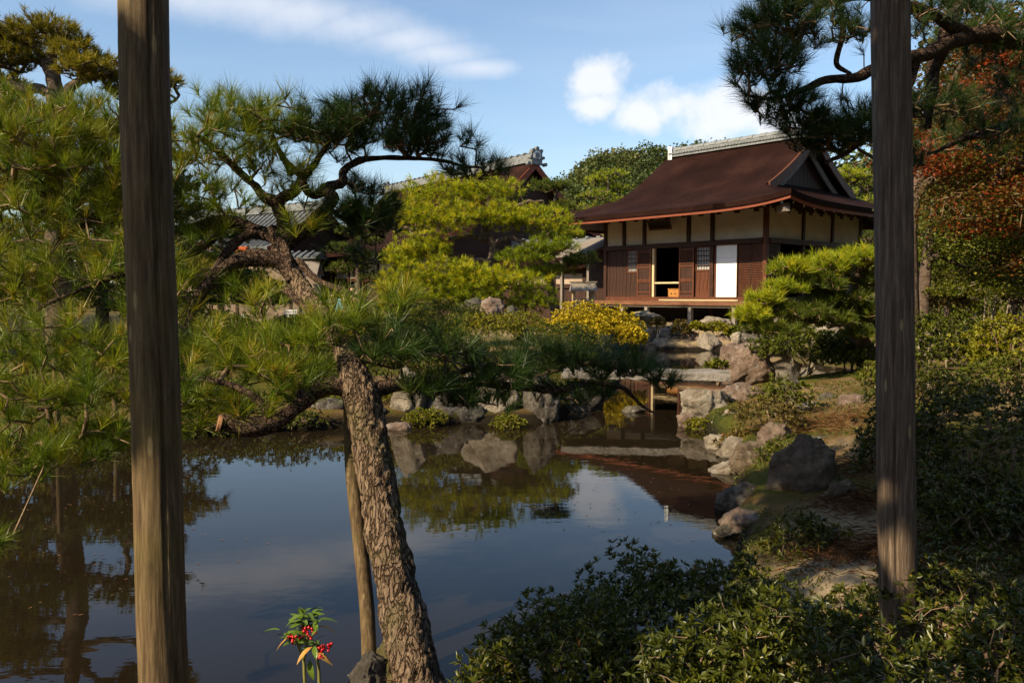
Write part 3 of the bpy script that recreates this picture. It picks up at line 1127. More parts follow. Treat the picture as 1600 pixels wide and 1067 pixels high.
def build_hill():
    xs = np.linspace(-120, 190, 110)
    ys = np.linspace(68, 240, 60)
    X, Y = np.meshgrid(xs, ys)
    Z = hill_z(X, Y) + 0.3
    ny, nx = X.shape
    V = np.stack([X, Y, Z], 2).reshape(-1, 3)
    i = np.arange(ny - 1)[:, None] * nx + np.arange(nx - 1)[None]
    F = np.stack([i, i + 1, i + nx + 1, i + nx], 2).reshape(-1, 4)
    obj('hill', mesh_np('hill', V, F, M['ground'], np.zeros(len(V)), smooth=True, attr='sand'), kind='structure')
    rng = np.random.default_rng(5)
    VV, FF, TT = [], [], []
    off = 0
    k = 0
    while k < 560:
        x = rng.uniform(-4, 84)
        y = rng.uniform(118, 172)
        z = float(hill_z(np.array([x]), np.array([y]))[0])
        if z < 1.5 and rng.random() < 0.6:
            continue
        k += 1
        r = rng.uniform(1.3, 2.7)
        hh = r * rng.uniform(0.9, 1.5)
        n = 280
        u = dome_dirs(n, rng, -0.3)
        b = np.array([1 + 0.35 * mnoise.noise(Vector(v) * 2.2 + Vector((k, 0, 0))) for v in u])[:, None]
        pos = np.array([x, y, z + hh * 0.8]) + u * np.array([r, r, hh]) * b * rng.uniform(0.75, 1.0, (len(u), 1))
        d = unit(u + rng.normal(size=u.shape) * 0.7)
        V, F, li = leaves(pos, d, 0.5, 0.42, rng=rng)
        VV.append(V); FF.append(F + off); off += len(V)
        base = np.clip(rng.normal(0.45, 0.25), 0, 1)
        TT.append(np.full(len(V), base))
    obj('hillside_wood', mesh_np('hillside_wood', np.vstack(VV), np.vstack(FF), M['wood_leaf'], np.concatenate(TT)),
        kind='stuff', label='wooded hillside of mixed green and brownish trees behind the roofs', cat='woodland')


def sky_blocking_wood():
    # unseen trees added around the sides and behind to block low sky light
    rng = np.random.default_rng(15)
    VV, FF, TT, off = [], [], [], 0
    for k in range(150):
        a = math.radians(rng.uniform(46, 314))
        rad = rng.uniform(24, 38)
        x, y = math.sin(a) * rad, math.cos(a) * rad
        if y > 0 and abs(x) < 0.75 * y + 6:
            continue
        r = rng.uniform(2.2, 3.6)
        top = rng.uniform(8.0, 13.0)
        n = 300
        u = dome_dirs(n, rng, -0.95)
        b = np.array([1 + 0.3 * mnoise.noise(Vector(v) * 2.2 + Vector((k, 7, 0))) for v in u])[:, None]
        pos = np.array([x, y, top * 0.52]) + u * np.array([r, r, top * 0.5]) * b * rng.uniform(0.7, 1.0, (len(u), 1))
        d = unit(u + rng.normal(size=u.shape) * 0.7)
        V, F, li = leaves(pos, d, 1.25, 1.0, rng=rng)
        VV.append(V); FF.append(F + off); off += len(V)
        TT.append(np.full(len(V), np.clip(rng.normal(0.35, 0.2), 0, 1)))
    obj('sky_blocking_wood', mesh_np('sky_blocking_wood', np.vstack(VV), np.vstack(FF), M['wood_leaf'], np.concatenate(TT)),
        kind='stuff', label='unseen belt of mixed trees added around the garden against low sky light', cat='woodland')


build_hill()
sky_blocking_wood()

# ------------------------------------------------------------------ the hall beyond the pond
HX, HY = 3.61, 32.0
HALL_W, HALL_D = 6.9, 6.2
CX, CY = HALL_W / 2, HALL_D / 2
UE, VE = 5.55, 5.2
FLOOR, DECK, HGROUND = 1.53, 1.42, 0.72
ZT = 3.47                        # foot of the white panels


def fs(c):
    """distance along the front wall for a photo column"""
    t = (c - 800.0) / FPX
    return (HY * t - HX) / (0.656 + 0.755 * t)


def fc(c):
    return fs(920 + c / 5.161)


def roof_prof(s):
    t = np.clip(s / VE, 0, 1)
    return 4.42 + 2.73 * (0.4 * t + 0.6 * t * t)


def roof_lift(u, v):
    return 0.20 * (np.abs(u) / UE) ** 5 * (np.abs(v) / VE) ** 5 + 0.05 * (np.abs(u) / UE) ** 4 * (np.abs(v) / VE) ** 3


def roof_grid(us, vs, zf, thick):
    U, W = np.meshgrid(us, vs)
    Z = zf(U, W)
    ny, nx = U.shape
    top = np.stack([U + CX, W + CY, Z], 2).reshape(-1, 3)
    bot = top.copy()
    bot[:, 2] -= thick
    n = len(top)
    i = np.arange(ny - 1)[:, None] * nx + np.arange(nx - 1)[None]
    F = np.stack([i, i + 1, i + nx + 1, i + nx], 2).reshape(-1, 4)
    Fb = F[:, ::-1] + n
    rim = list(range(nx)) + [r * nx + nx - 1 for r in range(1, ny)] + [(ny - 1) * nx + c for c in range(nx - 2, -1, -1)] + [r * nx for r in range(ny - 2, 0, -1)]
    Fs = [(a, a + n, b + n, b) for a, b in zip(rim, rim[1:] + rim[:1])]
    return np.vstack([top, bot]), np.vstack([F, Fb, np.array(Fs)])


def build_hall():
    H = thing('temple_hall', (HX, HY, 0), 'dark timber hall with curved brown bark roof and white upper wall panels', 'hall', rotz=math.atan2(-0.755, 0.656))
    W, D = HALL_W, HALL_D
    hw, dw = M['hall_wood'], M['door_wood']
    # roof ------------------------------------------------------------
    G = 3.35
    main = lambda u, v: roof_prof(VE - np.abs(v)) + roof_lift(u, v)
    hip = lambda u, v: np.minimum(roof_prof(VE - np.abs(v)), roof_prof(UE - np.abs(u))) + roof_lift(u, v)
    vs = np.concatenate([-VE + np.arange(0, 52) * 0.1, np.arange(0, 53) * 0.1])
    vs = np.unique(np.round(vs, 4))
    V, F = roof_grid(np.linspace(-3.0, G, 40), vs, main, 0.16)
    roof = MB().add(V, F).obj('roof', M['bark_roof'], H, smooth=False)
    for sgn in (1, -1):
        g = (G if sgn > 0 else 3.0)
        us = np.unique(np.round(np.concatenate([[g - 0.448, g - 0.3, g - 0.15], UE - np.arange(0, 23) * 0.1]), 4))
        us = us[us >= g - 0.45] * sgn
        if sgn < 0:
            us = us[::-1]
        def zf(u, v, g=g):
            z = hip(u, v)
            # under the gable the skirt roof tucks below the main roof
            inner = np.abs(u) < g + 0.003
            return np.where(inner, np.minimum(z, main(u, v) - 0.004 - 0.12 * np.clip((VE - np.abs(v)) / 1.0, 0, 1) * np.clip((g - np.abs(u)) / 0.15, 0, 1)), z)
        V, F = roof_grid(us, vs, zf, 0.16)
        MB().add(V, F).obj('skirt_roof', M['bark_roof'], roof)
    # red fascia under the bark edge: front, right, back, left

    def strip(p, q, n=40, inset=0.05, z0=-0.155, z1=-0.26, nm='fascia', mat=M['fascia'], th=0.06):
        mb = MB()
        ps = []
        for k in range(n + 1):
            f = k / n
            u = p[0] + (q[0] - p[0]) * f
            v = p[1] + (q[1] - p[1]) * f
            z = float(4.42 + roof_lift(u, v))
            nx, ny = (0, -1 if v < 0 else 1) if p[1] == q[1] else ((1 if u > 0 else -1), 0)
            a = (u + CX - nx * inset, v + CY - ny * inset)
            b = (a[0] - nx * th, a[1] - ny * th)
            ps.append(((a[0], a[1], z + z0), (a[0], a[1], z + z1), (b[0], b[1], z + z1), (b[0], b[1], z + z0)))
        V = [x for r in ps for x in r]
        F = []
        for k in range(n):
            for j in range(4):
                F.append((k * 4 + j, k * 4 + (j + 1) % 4, k * 4 + 4 + (j + 1) % 4, k * 4 + 4 + j))
        mb.add(V, F)
        mb.obj(nm, mat, roof)
    e = 0.05
    strip((-UE + e, -VE), (UE - e, -VE))
    strip((UE, -VE + e), (UE, VE - e))
    strip((-UE, -VE + e), (-UE, VE - e))
    strip((-UE + e, VE), (UE - e, VE))
    # soffit boards closing the eaves
    def soffit(quad, nm='soffit'):
        MB().poly(quad).obj(nm, M['rafter'], roof)
    zo, zi = 4.12, 4.72
    a = [(-UE + 0.15, -VE + 0.15), (UE - 0.15, -VE + 0.15), (UE - 0.15, VE - 0.15), (-UE + 0.15, VE - 0.15)]
    b = [(-CX, -CY), (CX, -CY), (CX, CY), (-CX, CY)]
    for k in range(4):
        j = (k + 1) % 4
        soffit([(a[k][0] + CX, a[k][1] + CY, zo + 0.14), (a[j][0] + CX, a[j][1] + CY, zo + 0.14), (b[j][0] + CX, b[j][1] + CY, zi), (b[k][0] + CX, b[k][1] + CY, zi)])
    # rafters with white painted ends
    def rafter_mesh(ln):
        mb = MB()
        z0, z1 = -0.0, (zi - zo - 0.14) * ln / 1.95
        w, h = 0.045, 0.10
        V = [(-w, 0, -h), (w, 0, -h), (w, 0, 0), (-w, 0, 0), (-w, ln, z1 - h), (w, ln, z1 - h), (w, ln, z1), (-w, ln, z1)]
        F = [(0, 1, 2, 3), (4, 7, 6, 5), (0, 4, 5, 1), (1, 5, 6, 2), (2, 6, 7, 3), (3, 7, 4, 0)]
        return mb.add(V, F).mesh('rafter', M['rafter'])
    rm = rafter_mesh(1.95)
    cm = MB().box(-0.04, 0.04, -0.012, -0.002, -0.09, -0.01).mesh('end_cap', M['white'])
    for k in range(19):
        u = -5.13 + k * 0.57
        rl = min(1.95, max(0.25, UE - abs(u) - 0.30))
        o = obj('rafter', rm if rl == 1.95 else rafter_mesh(rl), H, loc=(u + CX, -VE + CY + 0.22, zo + 0.135 + 0.18 * abs(u / UE) ** 5))
        obj('end_cap', cm, o)
    for k in range(17):
        v = -4.7 + k * 0.585
        rl = min(1.95, max(0.25, VE - abs(v) - 0.30))
        o = obj('rafter', rm if rl == 1.95 else rafter_mesh(rl), H, loc=(UE + CX - 0.22, v + CY, zo + 0.135 + 0.18 * abs(v / VE) ** 5))
        o.rotation_euler = (0, 0, math.pi / 2)
        obj('end_cap', cm, o)
    # hip rafter nose at the near corner
    nose = MB().box(-0.09, 0.09, 0, 0.9, -0.14, 0.08).obj('hip_rafter', M['grey_wood'], H, loc=(W + 2.1 - 0.32, -2.1 + 0.32, 4.2))
    nose.rotation_euler = (0, 0, math.radians(45))
    # gable: boards, barge boards, inner struts
    gx = CX + 2.95
    zb = 5.02
    mb = MB()
    nb = 22
    for k in range(nb):
        v0 = -2.7 + 5.4 * k / nb
        v1 = v0 + 5.4 / nb - 0.015
        top = lambda v: float(roof_prof(VE - abs(v))) - 0.2
        za, zc = top(v0), top(v1)
        mb.add([(gx, v0 + CY, zb), (gx, v1 + CY, zb), (gx, v1 + CY, zc), (gx, v0 + CY, za), (gx - 0.05, v0 + CY, zb), (gx - 0.05, v1 + CY, zb), (gx - 0.05, v1 + CY, zc), (gx - 0.05, v0 + CY, za)],
               [(0, 1, 2, 3), (7, 6, 5, 4), (0, 3, 7, 4), (1, 5, 6, 2)])
    mb.obj('gable_boards', hw, H)
    for sgn in (-1, 1):
        for nm, x0, x1, dz0, dz1, vm, mt in (('barge_board', G - 0.02, G + 0.06, 0.02, -0.30, 2.85, M['door_wood']), ('gable_strut', G - 0.26, G - 0.19, -0.42, -0.66, 2.2, M['grey_wood'])):
            V = []
            n = 20
            for k in range(n + 1):
                v = sgn * vm * k / n
                z = float(roof_prof(VE - abs(v)))
                V += [(CX + x0, v + CY, z + dz0), (CX + x1, v + CY, z + dz0), (CX + x1, v + CY, z + dz1), (CX + x0, v + CY, z + dz1)]
            F = [(k * 4 + j, k * 4 + (j + 1) % 4, k * 4 + 4 + (j + 1) % 4, k * 4 + 4 + j) for k in range(n) for j in range(4)]
            F += [(0, 1, 2, 3), (n * 4 + 3, n * 4 + 2, n * 4 + 1, n * 4)]
            MB().add(V, F).obj(nm, mt, H)
    # gegyo pendant at the gable peak
    MB().box(CX + G + 0.065, CX + G + 0.10, CY - 0.18, CY + 0.18, 6.45, 6.88).obj('gable_pendant', hw, H, bevel=0.06)
    # ridge of tiles
    zr = 7.06
    x0, x1 = CX - 2.75, CX + G + 0.05
    MB().box(x0, x1, CY - 0.24, CY + 0.24, zr, zr + 0.10).obj('ridge_base', M['tile'], roof)
    segm = MB()
    nrow = 46
    for k in range(nrow):
        xa = x0 + (x1 - x0) * k / nrow
        xb = x0 + (x1 - x0) * (k + 0.86) / nrow
        for sgn in (-1, 1):
            y0, y1 = sorted((CY + sgn * 0.20, CY + sgn * 0.29))
            segm.box(xa, xb, y0, y1, zr + 0.10, zr + 0.155)
    segm.obj('eave_tiles', M['tile'], roof, kind='stuff')
    MB().box(x0, x1, CY - 0.19, CY + 0.19, zr + 0.102, zr + 0.235).obj('ridge_course', M['tile'], roof)
    tl = (x1 - x0) / 23
    V = []
    for xx in (0, tl * 0.97):
        for j in range(9):
            an = math.pi * j / 8
            V.append((xx, -0.20 * math.cos(an), 0.15 * math.sin(an)))
    F = [(j, j + 1, j + 10, j + 9) for j in range(8)] + [tuple(range(8, -1, -1)), tuple(range(9, 18))]
    tm = MB().add(V, F).mesh('ridge_tile', M['tile'])
    for k in range(23):
        o = obj('ridge_tile', tm, roof, loc=(x0 + k * tl, CY, zr + 0.235 + (0.012 if k % 2 else 0)))
        o.scale = (1, 1.0 + 0.05 * (k % 2), 1)
    fin = MB().box(x0 - 0.07, x0 - 0.005, CY - 0.26, CY + 0.26, zr - 0.12, zr + 0.46).obj('ridge_end_plate', M['white'], roof, bevel=0.03)
    V, F = tube([(x0 - 0.085, CY, zr + 0.17), (x0 - 0.065, CY, zr + 0.17)], np.array([0.13, 0.13]), 20)
    MB().add(V, F).obj('crest_disc', M['tile'], fin)
    MB().box(CX - 2.71, CX - 2.6, CY - 0.262, CY - 0.245, zr - 0.1, zr + 0.42).obj('plate_side', M['white'], fin)
    # body: posts, beams and wall panels -------------------------------
    pw = 0.075
    cols = [0.0, fc(285), fc(448), fc(802), fc(992), W]
    for k, x in enumerate(cols):
        full = k in (0, 4, 5)
        MB().box(x - pw, x + pw, -pw, pw, (HGROUND - 0.1) if full else ZT - 0.14, 4.74).obj('post', dw if k == 5 else hw, H, bevel=0.012)
    ry = [0.0, 2.2, 4.15, D]
    for y in ry[1:]:
        MB().box(W - pw, W + pw, y - pw, y + pw, HGROUND - 0.1, 4.74).obj('post', hw, H, bevel=0.012)
    MB().box(-pw, pw, D - pw, D + pw, HGROUND - 0.1, 4.74).obj('post', hw, H)
    for k in range(5):
        a_, b_ = cols[k] + pw + 0.002, cols[k + 1] - pw - 0.002
        MB().box(a_, b_, -0.015, 0.03, ZT, 4.5).obj('plaster_panel', M['plaster'], H)
    for k in range(3):
        a_, b_ = ry[k] + pw + 0.002, ry[k + 1] - pw - 0.002
        MB().box(W - 0.03, W + 0.015, a_, b_, ZT, 4.5).obj('plaster_panel', M['plaster'], H)
    MB().box(0.08, W - 0.08, -0.115, 0.055, ZT - 0.17, ZT - 0.003).obj('lintel_beam', hw, H)
    MB().box(W - 0.055, W + 0.115, 0.08, D - 0.08, ZT - 0.17, ZT - 0.003).obj('lintel_beam', hw, H)
    MB().box(-0.12, W + 0.12, -0.135, 0.06, 4.502, 4.72).obj('wall_plate', hw, H)
    MB().box(W - 0.06, W + 0.135, 0.062, D, 4.502, 4.72).obj('wall_plate', hw, H)
    # bracket arms under the plate
    bm_ = MB().box(-0.22, 0.22, -0.17, -0.138, 0, 0.12).box(-0.1, 0.1, -0.19, -0.172, -0.1, 0.06).mesh('bracket', hw)
    for x in np.linspace(0.2, W - 0.25, 10):
        obj('bracket', bm_, H, loc=(float(x), 0, 4.40))
    for y in np.linspace(0.3, D - 0.3, 9):
        o = obj('bracket', bm_, H, loc=(W, float(y), 4.40))
        o.rotation_euler = (0, 0, math.pi / 2)
    MB().box(0.08, W - 0.08, -0.10, 0.05, FLOOR - 0.12, FLOOR + 0.03).obj('sill_beam', dw, H)
    MB().box(W - 0.05, W + 0.10, 0.08, D - 0.08, FLOOR - 0.12, FLOOR + 0.03).obj('sill_beam', hw, H)
    zt = ZT - 0.172

    def planks(x0, x1, z0, z1, n, y=0.0, mt=hw):
        w = (x1 - x0) / n
        pm = MB().box(0.004, w - 0.004, -0.012, 0.012, z0, z1).mesh('plank', mt)
        for k in range(n):
            obj('plank', pm, H, loc=(x0 + k * w, y + (0.004 if k % 2 else 0.0), 0))
    zf = FLOOR + 0.032
    # plank wall at the left end
    planks(fc(142), fc(300), zf, zt, 6)
    # lattice windows

    def lattice(xa, xb, z0, z1, nv, nh):
        wdw = MB().box(xa, xb, 0.012, 0.022, z0, z1).obj('window', M['paper'], H)
        fr = MB()
        fr.box(xa - 0.03, xa + 0.015, -0.035, 0.01, z0 - 0.03, z1)
        fr.box(xb - 0.015, xb + 0.03, -0.035, 0.01, z0 - 0.03, z1)
        fr.box(xa + 0.016, xb - 0.016, -0.035, 0.01, z0 - 0.03, z0 + 0.03)
        fr.box(xa + 0.016, xb - 0.016, -0.035, 0.01, z1 - 0.05, z1)
        fr.obj('frame', dw, wdw)
        br = MB()
        for k in range(1, nv):
            x = xa + (xb - xa) * k / nv
            br.box(x - 0.008, x + 0.008, -0.02, 0.008, z0 + 0.032, z1 - 0.052)
        br.obj('bars', hw, wdw)
        b2 = MB()
        for k in range(1, nh):
            z = z0 + (z1 - z0) * k / nh
            b2.box(xa + 0.016, xb - 0.016, -0.032, -0.022, z - 0.013, z + 0.013)
        b2.obj('rails', hw, wdw)
    zw = 2.47
    lattice(fc(312), fc(393), zw, zt, 8, 5)
    planks(fc(302), fc(398), zf, zw - 0.035, 3)
    lattice(fc(866), fc(982), zw, zt, 9, 5)
    planks(fc(860), fc(985), zf, zw - 0.035, 4, mt=dw)
    planks(fc(996), fc(1018), zf, zt, 1, mt=dw)
    # panelled door leaves, drawn open

    def leaf(xa, xb):
        d = MB().box(xa, xb, -0.085, -0.055, zf, zt).obj('door', hw, H)
        h = zt - zf
        for z in (0.0, 0.08, 0.30, 0.335, 0.60, 0.66, 0.93):
            MB().box(xa + 0.062, xb - 0.062, -0.108, -0.0865, zf + h * z + 0.002, zf + h * z + 0.055).obj('rail', dw, d)
        for x in (xa, xb - 0.06):
            MB().box(x, x + 0.06, -0.112, -0.0865, zf, zt).obj('stile', dw, d)
        la = MB()
        for k in range(9):
            x = xa + 0.09 + (xb - xa - 0.18) * k / 8
            la.box(x - 0.006, x + 0.006, -0.1, -0.0865, zf + h * 0.70, zf + h * 0.92)
        la.obj('lattice', dw, d)
    leaf(fc(400), fc(512))
    leaf(fc(738), fc(858))
    MB().box(fc(516), fc(533), -0.07, 0.05, zf, zt).obj('door_jamb', M['pale_wood'], H)
    MB().box(fc(733), fc(737), -0.05, 0.05, zf, zt).obj('door_jamb', dw, H)
    MB().box(fc(534), fc(732), -0.045, -0.005, 2.03, 2.09).obj('door_bar', M['pale_wood'], H)
    # white paper screen
    sc = MB().box(fc(1024), fc(1193), -0.02, 0.0, zf, zt).obj('paper_screen', M['paper'], H)
    mb = MB()
    for x in (fc(1020), fc(1192)):
        mb.box(x, x + 0.025, -0.045, 0.01, zf, zt)
    mb.obj('frame', dw, sc)
    for k in range(1, 4):
        z = zf + (zt - zf) * k / 4
        MB().box(fc(1027), fc(1189), -0.0235, -0.021, z - 0.003, z + 0.003).obj('sheet_joint', M['plaster'], sc)
    # louvred shutter bays
    def louvre(xa, xb, z0, z1, side=False):
        bk = (MB().box(xa, xb, 0.01, 0.03, z0, z1) if not side else MB().box(W - 0.03, W - 0.01, xa, xb, z0, z1)).obj('shutter', hw, H)
        mb = MB()
        n = 31
        for k in range(n):
            z = z0 + (z1 - z0) * (k + 0.15) / n
            h = (z1 - z0) / n * 0.5
            if not side:
                mb.box(xa + 0.02, xb - 0.02, -0.025, 0.008, z, z + h)
            else:
                mb.box(W - 0.008, W + 0.025, xa + 0.02, xb - 0.02, z, z + h)
        mb.obj('slats', dw if not side else hw, bk)
        if not side:
            xm = (xa + xb) / 2
            MB().box(xm - 0.02, xm + 0.02, -0.035, -0.026, z0, z1).obj('stile', hw, bk)
    louvre(fc(1202), W - pw - 0.003, zf, zt)
    louvre(pw + 0.003, 0.85, zf, zt, True)
    louvre(3.0, 4.07, zf, zt, True)
    louvre(4.23, D - pw, zf, zt, True)
    # other walls and the dark inside
    MB().box(-0.03, 0.03, 0.08, D - 0.08, HGROUND, 4.7).obj('side_wall', hw, H)
    MB().box(0.08, W - 0.08, D - 0.03, D + 0.03, HGROUND, 4.7).obj('back_wall', hw, H)
    MB().box(0.035, W - 0.06, 0.056, D - 0.035, FLOOR - 0.1, FLOOR - 0.01).obj('inner_floor', hw, H)
    MB().box(0.035, W - 0.06, 0.06, D - 0.035, 4.3, 4.34).obj('inner_ceiling', hw, H)
    for k in range(4):
        MB().box(1.05 + k * 0.95, 1.05 + k * 0.95 + 0.9, 2.6, 2.63, FLOOR, 3.5).obj('inner_panel', M['plaster_tan'] if k % 2 else hw, H)
    MB().box(0.08, W - 0.06, 0.03, 0.05, HGROUND - 0.1, FLOOR - 0.122).obj('base_shade_wall', M['dark'], H)  # near-black sheet: shade of the void under the veranda put into colour
    # veranda ----------------------------------------------------------
    dk = 1.30
    nb = 7
    wb = (dk - 0.13) / nb
    for k in range(nb):
        y = -0.13 - (k + 1) * wb
        MB().box(-0.5, W + dk, y + 0.004, y + wb - 0.004, DECK - 0.05, DECK + 0.004 * (k % 2)).obj('deck_board', M['deck_wood'], H)
    for k in range(nb):
        x = W + 0.13 + k * wb
        MB().box(x + 0.004, x + wb - 0.004, -0.125, D + 0.6, DECK - 0.05, DECK + 0.004 * (k % 2)).obj('deck_board', M['deck_wood'], H)
    MB().box(-0.5, W + dk + 0.03, -dk - 0.06, -dk - 0.002, DECK - 0.13, DECK - 0.012).obj('edge_beam', M['deck_wood'], H)
    MB().box(-0.45, W + dk - 0.05, -dk + 0.02, -dk + 0.12, DECK - 0.20, DECK - 0.052).obj('under_beam', M['grey_wood'], H)
    pm = MB().box(-0.065, 0.065, -0.065, 0.065, 0.5, DECK - 0.202).mesh('veranda_post', M['grey_wood'])
    # posts seen at photo columns 982, 1050, 1088 ... continue at even spacing
    for x in (0.05, 1.95, 3.05, 4.9, 6.6, W + dk - 0.12):
        obj('veranda_post', pm, H, loc=(x, -dk + 0.07, 0))
    for y in (1.2, 3.2, 5.2):
        obj('veranda_post', pm, H, loc=(W + dk - 0.1, y, 0))
    # framed plaque hung under the eaves
    pq = MB().box(-0.42, 0.42, -0.02, 0.02, -0.13, 0.13).obj('name_plaque', M['dark'], H, loc=(fc(615), -0.34, 4.12))
    pq.rotation_euler = (math.radians(22), 0, 0)
    mb = MB()
    for q in ((-0.5, 0.5, 0.10, 0.19), (-0.5, 0.5, -0.19, -0.10)):
        mb.box(q[0], q[1], -0.06, -0.021, q[2], q[3])
    mb.box(-0.5, -0.41, -0.055, -0.0215, -0.098, 0.098).box(0.41, 0.5, -0.055, -0.0215, -0.098, 0.098)
    mb.obj('frame', hw, pq)
    return H


HALL = build_hall()
HM = Matrix.Translation((HX, HY, 0)) @ Matrix.Rotation(math.atan2(-0.755, 0.656), 4, 'Z')


def hall_pt(x, y, z):
    return HM @ Vector((x, y, z))


# things on the hall's floor
def small_things():
    p = hall_pt((fc(620) + fc(705)) / 2, 0.28, FLOOR - 0.01)
    t = thing('offering_box', p, 'orange wooden box standing inside the hall doorway', 'box', rotz=math.atan2(-0.755, 0.656))
    MB().box(-0.24, 0.24, -0.16, 0.16, 0.0, 0.31).obj('body', M['box_wood'], t, bevel=0.012)
    MB().box(-0.26, 0.26, -0.18, 0.18, 0.311, 0.335).obj('lid', M['box_wood'], t, bevel=0.006)
    MB().box(-0.10, -0.07, -0.175, -0.161, 0.13, 0.19).obj('handle', M['black'], t)
    MB().box(0.07, 0.10, -0.175, -0.161, 0.13, 0.19).obj('handle', M['black'], t)
    a, b = hall_pt(fc(740), -1.2, DECK + 0.032), hall_pt(W_ := 6.7, -1.2, DECK + 0.032)
    t = thing('bamboo_pole', a, 'pale bamboo pole lying along the edge of the hall veranda', 'pole')
    ax = (b - a)
    V, F = tube([Vector((0, 0, 0)) + ax * f for f in np.linspace(0, 1, 12)], np.full(12, 0.03), 10)
    MB().add(V, F).obj('cane', M['bamboo'], t, smooth=True)
    for k in range(9):
        f = 0.07 + k * 0.107
        V, F = tube([ax * (f - 0.002), ax * (f + 0.002)], np.array([0.034, 0.034]), 10)
        MB().add(V, F).obj('node', M['bamboo'], t, smooth=True)


small_things()


# ------------------------------------------------------------------ other buildings
def gable_house(name, label, origin, ang, length, half, z_eave, z_ridge, wall_in, mats, zg=0.1, over=0.6, tile=False, ends=True, posts=6, cat='building', panels=True, conc=0.55, open_bays=()):
    """long gabled building; local x runs along the ridge, -y faces the pond"""
    t = thing(name, origin, label, cat, rotz=ang)
    roof_m, wall_m, wood_m = mats
    prof = lambda v: z_ridge - (z_ridge - z_eave) * ((1 - conc) * (2 * abs(v) / half - (abs(v) / half) ** 2) + conc * abs(v) / half)
    xs = np.linspace(-over, length + over, 24)
    vs = np.linspace(-half, half, 31)
    V, F = [], []
    X, Y = np.meshgrid(xs, vs)
    Z = np.vectorize(prof)(Y)
    ny, nx = X.shape
    top = np.stack([X, Y, Z], 2).reshape(-1, 3)
    bot = top - np.array([0, 0, 0.2])
    i = np.arange(ny - 1)[:, None] * nx + np.arange(nx - 1)[None]
    Fq = np.stack([i, i + 1, i + nx + 1, i + nx], 2).reshape(-1, 4)
    n = len(top)
    rim = list(range(nx)) + [r * nx + nx - 1 for r in range(1, ny)] + [(ny - 1) * nx + c for c in range(nx - 2, -1, -1)] + [r * nx for r in range(ny - 2, 0, -1)]
    Fs = np.array([(a, a + n, b + n, b) for a, b in zip(rim, rim[1:] + rim[:1])])
    roof = MB().add(np.vstack([top, bot]), np.vstack([Fq, Fq[:, ::-1] + n, Fs])).obj('roof', roof_m, t)
    if tile:
        # rows of round cover tiles running down the slope that faces the pond
        k = int(length / 0.42)
        path = [(0, float(v), float(prof(v)) + 0.02) for v in np.linspace(-half, -0.15, 14)]
        Vt, Ft = tube(path, np.full(14, 0.075), 6)
        tm = MB().add(Vt, Ft).mesh('tile_row', roof_m, smooth=True)
        for j in range(k + 1):
            obj('tile_row', tm, roof, loc=(j * length / k, 0, 0))
    # ridge
    MB().box(-over - 0.1, length + over + 0.1, -0.26, 0.26, z_ridge - 0.1, z_ridge + 0.30).obj('ridge', M['tile'], roof)
    rt = MB().box(0, 0.17, -0.32, 0.32, 0, 0.07).mesh('ridge_tile', M['tile'])
    kk = int(length / 0.5)
    for j in range(kk + 1):
        obj('ridge_tile', rt, roof, loc=(-over + j * (length + 2 * over) / kk - 0.08, 0, z_ridge + 0.302))
    for x in (-over - 0.14, length + over + 0.06):
        e = MB().box(x, x + 0.10, -0.34, 0.34, z_ridge - 0.25, z_ridge + 0.48).obj('ridge_end_tile', M['tile'], roof, bevel=0.03)
        for y, z, r in ((0, 0.52, 0.10), (-0.24, 0.42, 0.09), (0.24, 0.42, 0.09), (0, 0.2, 0.14), (-0.36, 0.1, 0.08), (0.36, 0.1, 0.08), (-0.5, -0.2, 0.09), (0.5, -0.2, 0.09)):
            Vc, Fc = tube([(x - 0.06, y, z_ridge + z), (x + 0.16, y, z_ridge + z)], np.array([r, r]), 10)
            MB().add(Vc, Fc).obj('scroll', M['tile'], e)
        MB().box(x - 0.02, x - 0.002, -0.2, 0.2, z_ridge + 0.05, z_ridge + 0.42).obj('plate', M['white'], e)
        MB().box(x + 0.102, x + 0.12, -0.2, 0.2, z_ridge + 0.05, z_ridge + 0.42).obj('plate', M['white'], e)
    wy = half - wall_in
    zt = z_eave + 0.15
    # gable walls and barge boards
    for x, sg in ((0.0, -1), (length, 1)):
        pts = [(x, -wy, zg), (x, wy, zg)] + [(x, v, prof(v) - 0.22) for v in np.linspace(wy, -wy, 15)]
        MB().poly(pts).obj('gable_wall', wood_m, t)
        for s in (-1, 1):
            V = []
            for k in range(13):
                v = s * half * k / 12
                z = prof(v)
                xx = x + sg * over
                V += [(xx + 0.012 * sg, v, z - 0.03), (xx + 0.07 * sg, v, z - 0.03), (xx + 0.07 * sg, v, z - 0.42), (xx + 0.012 * sg, v, z - 0.42)]
            F = [(k * 4 + j, k * 4 + (j + 1) % 4, k * 4 + 4 + (j + 1) % 4, k * 4 + 4 + j) for k in range(12) for j in range(4)]
            MB().add(V, F).obj('barge_board', M['fascia'], t)
    # front wall: posts, upper plaster panels, dark openings or boards below
    MB().box(0.1, length - 0.1, -wy + 0.12, -wy + 0.2, zg, zt).obj('opening_shade', M['dark'], t)  # near-black sheet behind the bays, painting in the shade of openings
    MB().box(0.1, length - 0.1, wy - 0.1, wy, zg, zt).obj('back_wall', wood_m, t)
    zm = zg + (zt - zg) * 0.60
